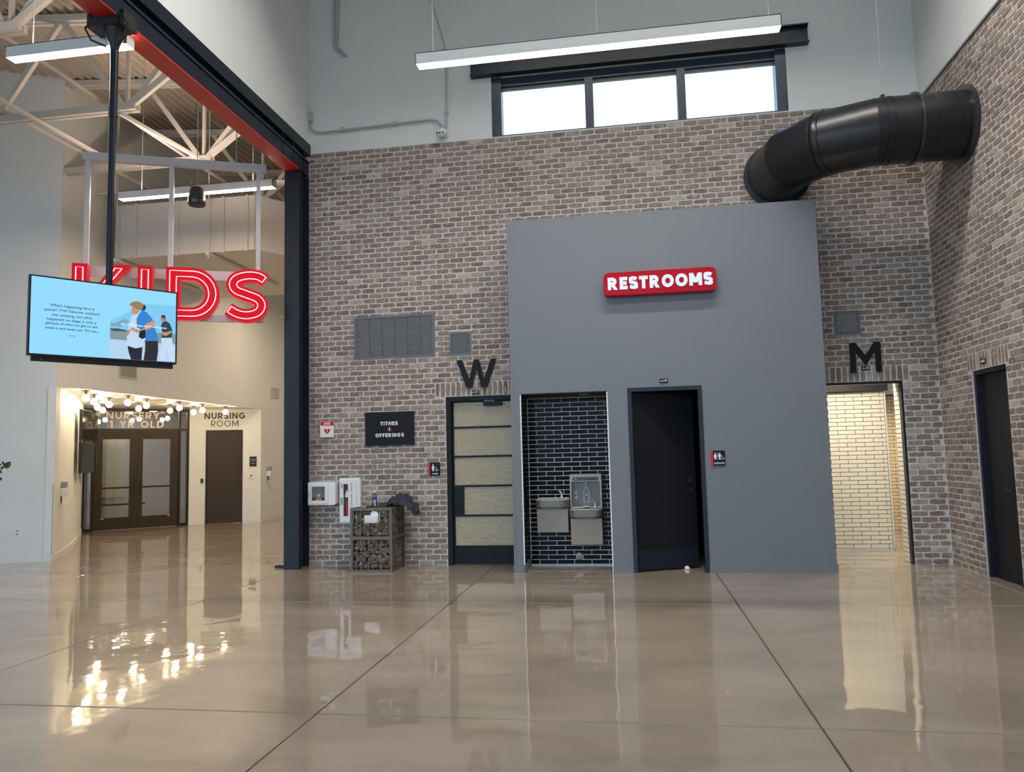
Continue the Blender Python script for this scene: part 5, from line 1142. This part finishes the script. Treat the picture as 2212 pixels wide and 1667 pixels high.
for nm, q, m_, lab in (('envelope', (kx0 + .006, kx1 - .006, ky0 + .010, ky0 + .022, kz0 + .005, .752), 'paper', 'wide white envelope at the front of the wire basket'), ('envelope', (kx0 + .086, kx1 - .006, ky0 + .026, ky0 + .040, kz0 + .005, .782), 'paper', 'narrow taller white envelope behind the wide one in the basket'), ('card', (kx0 + .09, kx1 - .02, ky0 + .045, ky0 + .05, kz0 + .005, .802), 'card', 'pale card standing at the back of the wire basket')):
    tag(obj(nm, MB().box(*q), m_, origin=((q[0] + q[1]) / 2, (q[2] + q[3]) / 2, q[4])), lab, nm)
# jacket: folded cloth heaped on the top and hanging over the right side
ja = MB(); nu, nv = 26, 20; rg = random.Random(8); grid = []
path = [(-3.305, .868), (-3.32, .90), (-3.325, .945), (-3.30, .97), (-3.24, .975), (-3.18, 1.0), (-3.12, .985), (-3.07, .92), (-3.02, .86), (-2.975, .80), (-2.945, .745)]
def samp(t):
    q = t * (len(path) - 1); i = min(int(q), len(path) - 2); k = q - i; return path[i][0] * (1 - k) + path[i + 1][0] * k, path[i][1] * (1 - k) + path[i + 1][1] * k
for i in range(nu):
    t = i / (nu - 1); x, z = samp(t); row = []
    for j in range(nv):
        v = j / (nv - 1); wid = .40 * (1 - .25 * t ** 2); y = 10.25 + (v - .5) * wid - .02 * t
        edge = (2 * v - 1) ** 4; drop = edge * (max(0, z - .862) if t < .5 else .10 * (1 - t) + .02)
        fold = .022 * math.sin(v * 15 + t * 7) + .018 * math.sin(v * 7 - t * 16 + 1.3) + .010 * math.sin(t * 38 + v * 9)
        row.append((x + fold * (.9 if t > .55 else .3), y + .010 * math.sin(t * 21 + v * 5), max(z + fold - drop, .852 if x < -3.19 else .5)))
    grid.append(row)
V_ = [p for row in grid for p in row]
ja.add(V_, [(i * nv + j, i * nv + j + 1, (i + 1) * nv + j + 1, (i + 1) * nv + j) for i in range(nu - 1) for j in range(nv - 1)])
jo = obj('jacket', ja, 'cloth', origin=(-3.3, 10.27, .85), smooth=180)
sm = jo.modifiers.new('thickness', 'SOLIDIFY'); sm.thickness = .018; sm.offset = -1
ss = jo.modifiers.new('smooth', 'SUBSURF'); ss.levels = 1; ss.render_levels = 1
tag(jo, 'dark navy jacket heaped on the cage pedestal and hanging over its right side', 'jacket')

# ================================================================== DRINKING FOUNTAINS
def basin_plan(cx, hw, dep, rad=.11):
    pts = [(cx - hw, 0), (cx + hw, 0)]
    for k in range(7): t = math.radians(90 * k / 6); pts.append((cx + hw - rad + rad * math.cos(t), dep - rad + rad * math.sin(t)))
    for k in range(7): t = math.radians(90 + 90 * k / 6); pts.append((cx - hw + rad + rad * math.cos(t), dep - rad + rad * math.sin(t)))
    return pts
def plan(pts): return [(a, NY - .012 - d) for a, d in pts]
def fountain(name, cx, ztop, zbot, lab):
    t = thing(name, lab, 'drinking fountain', (cx, NY - .2, zbot))
    hw, dep = .217, .45
    obj('apron', MB().zprism(plan(basin_plan(cx, hw, dep)), ztop - .105, ztop - .012), 'steelgrey', t, smooth=30)
    outer = plan(basin_plan(cx, hw, dep)); inner = plan([(cx + (a - cx) * .93, .03 + d * .9) for a, d in basin_plan(cx, hw, dep)]); low = plan([(cx + (a - cx) * .62 - .02, .10 + d * .62) for a, d in basin_plan(cx, hw, dep)])
    n = len(outer)
    rim = MB().add([(x, y, ztop - .012) for x, y in outer] + [(x, y, ztop) for x, y in inner], [(i, (i + 1) % n, n + (i + 1) % n, n + i) for i in range(n)])
    obj('rim', rim, 'chrome', t, smooth=30)
    obj('bowl', MB().add([(x, y, ztop) for x, y in inner] + [(x, y, ztop - .07) for x, y in low], [(i, (i + 1) % n, n + (i + 1) % n, n + i) for i in range(n)] + [tuple(range(n, 2 * n))]), 'bowl', t, smooth=30)
    obj('base_band', MB().zprism(plan(basin_plan(cx, hw - .012, dep - .02)), ztop - .125, ztop - .105), 'sprayblack', t)
    hw2 = .205; zc = ztop - .125
    yb_ = NY - .012; 
    cab = MB().add([(cx - hw2, yb_, zbot), (cx + hw2, yb_, zbot), (cx + hw2, yb_ - .30, zbot), (cx - hw2, yb_ - .30, zbot), (cx - hw2, yb_, zc), (cx + hw2, yb_, zc), (cx + hw2, yb_ - .345, zc), (cx - hw2, yb_ - .345, zc)],
                   [(3, 2, 1, 0), (4, 5, 6, 7), (0, 1, 5, 4), (1, 2, 6, 5), (2, 3, 7, 6), (3, 0, 4, 7)])
    obj('cabinet', cab, 'steel', t)
    PF = Fr((0, NY - .012 - dep, 0), (1, 0, 0), (0, -1, 0))
    obj('push_bar', MB().fprism(PF, roundrect(cx - .115, cx + .115, ztop - .088, ztop - .038, .02), -.004, .007), 'steelgrey', t, smooth=30)
    bx_, by_ = cx + .115, NY - .20
    obj('bubbler', MB().lathe([(.04, 0), (.036, .012), (.018, .02)], (bx_, by_, ztop - .004), Z, 16).tube([(bx_, by_, ztop + .01), (bx_, by_, ztop + .055), (bx_ - .012, by_ - .01, ztop + .085), (bx_ - .035, by_ - .02, ztop + .098)], [.015, .014, .013, .012], 10), 'chrome', t, smooth=True)
    return t
fountain('drinking_fountain', -1.087, .915, .475, 'left, higher wall mounted drinking fountain in the tiled niche')
fb = fountain('bottle_filling_fountain', -.645, .785, .315, 'right, lower drinking fountain with bottle filler panel above it')
BF = Fr((0, NY - .012, 0), (1, 0, 0), (0, -1, 0)); c = -.652; h0, h1 = .785, 1.228
pn = obj('filler_panel', MB().fbox(BF, c - .212, c - .19, h0, h1, 0, .13).fbox(BF, c + .19, c + .212, h0, h1, 0, .13).fbox(BF, c - .19, c + .19, h1 - .10, h1, 0, .13).fbox(BF, c - .19, c + .19, h0, h1 - .1, 0, .03), 'steel', fb)
obj('alcove_back', MB().fprism(BF, roundrect(c - .19, c + .19, h0, h1 - .105, .035), .03, .034), 'steelgrey', fb)
ct = obj('control_strip', MB().fprism(BF, roundrect(c - .175, c + .175, h1 - .088, h1 - .04, .023), .13, .135), 'sprayblack', fb)
obj('indicator_light', MB().lathe([(.008, 0), (.008, .003), (0, .003)], BF(c - .13, h1 - .064, .135), (0, -1, 0), 12), 'printwhite', ct); obj('display', MB().fbox(BF, c - .02, c + .04, h1 - .07, h1 - .052, .135, .137), 'bottlelabel', ct)
obj('display', MB().fbox(BF, c + .075, c + .135, h1 - .07, h1 - .056, .135, .137), 'greenish', ct)
mb = MB(); ol = [(-.034, 0), (.034, 0), (.034, .145), (.016, .175), (.014, .2), (-.014, .2), (-.016, .175), (-.034, .145)]
mb.tube([BF(c + a, .845 + w, .036) for a, w in ol], .004, 6, closed=True); mb.lathe([(.011, 0), (.011, .002)], BF(c, .845 + .1, .034), (0, -1, 0), 14); mb.fprism(BF, [(c, 1.075), (c + .008, 1.055), (c, 1.05), (c - .008, 1.055)], .034, .036)
for z in (.97, .90): mb.tube([BF(c - .15, z, .036), BF(c - .125, z + .01, .036), BF(c - .118, z + .035, .036), BF(c - .13, z + .055, .036)], .004, 5); mb.fprism(BF, [(c - .155, z + .01), (c - .14, z), (c - .125, z + .012), (c - .14, z + .03)], .034, .036)
obj('bottle_pictogram', mb, 'printwhite', fb)
obj('nozzle', MB().lathe([(.012, 0), (.014, .03), (.02, .04)], BF(c, h1 - .14, .075), Z, 12), 'chrome', fb, smooth=True)
obj('drip_grid', MB().fbox(BF, c - .05, c + .05, .789, .797, .035, .12), 'bowl', fb)
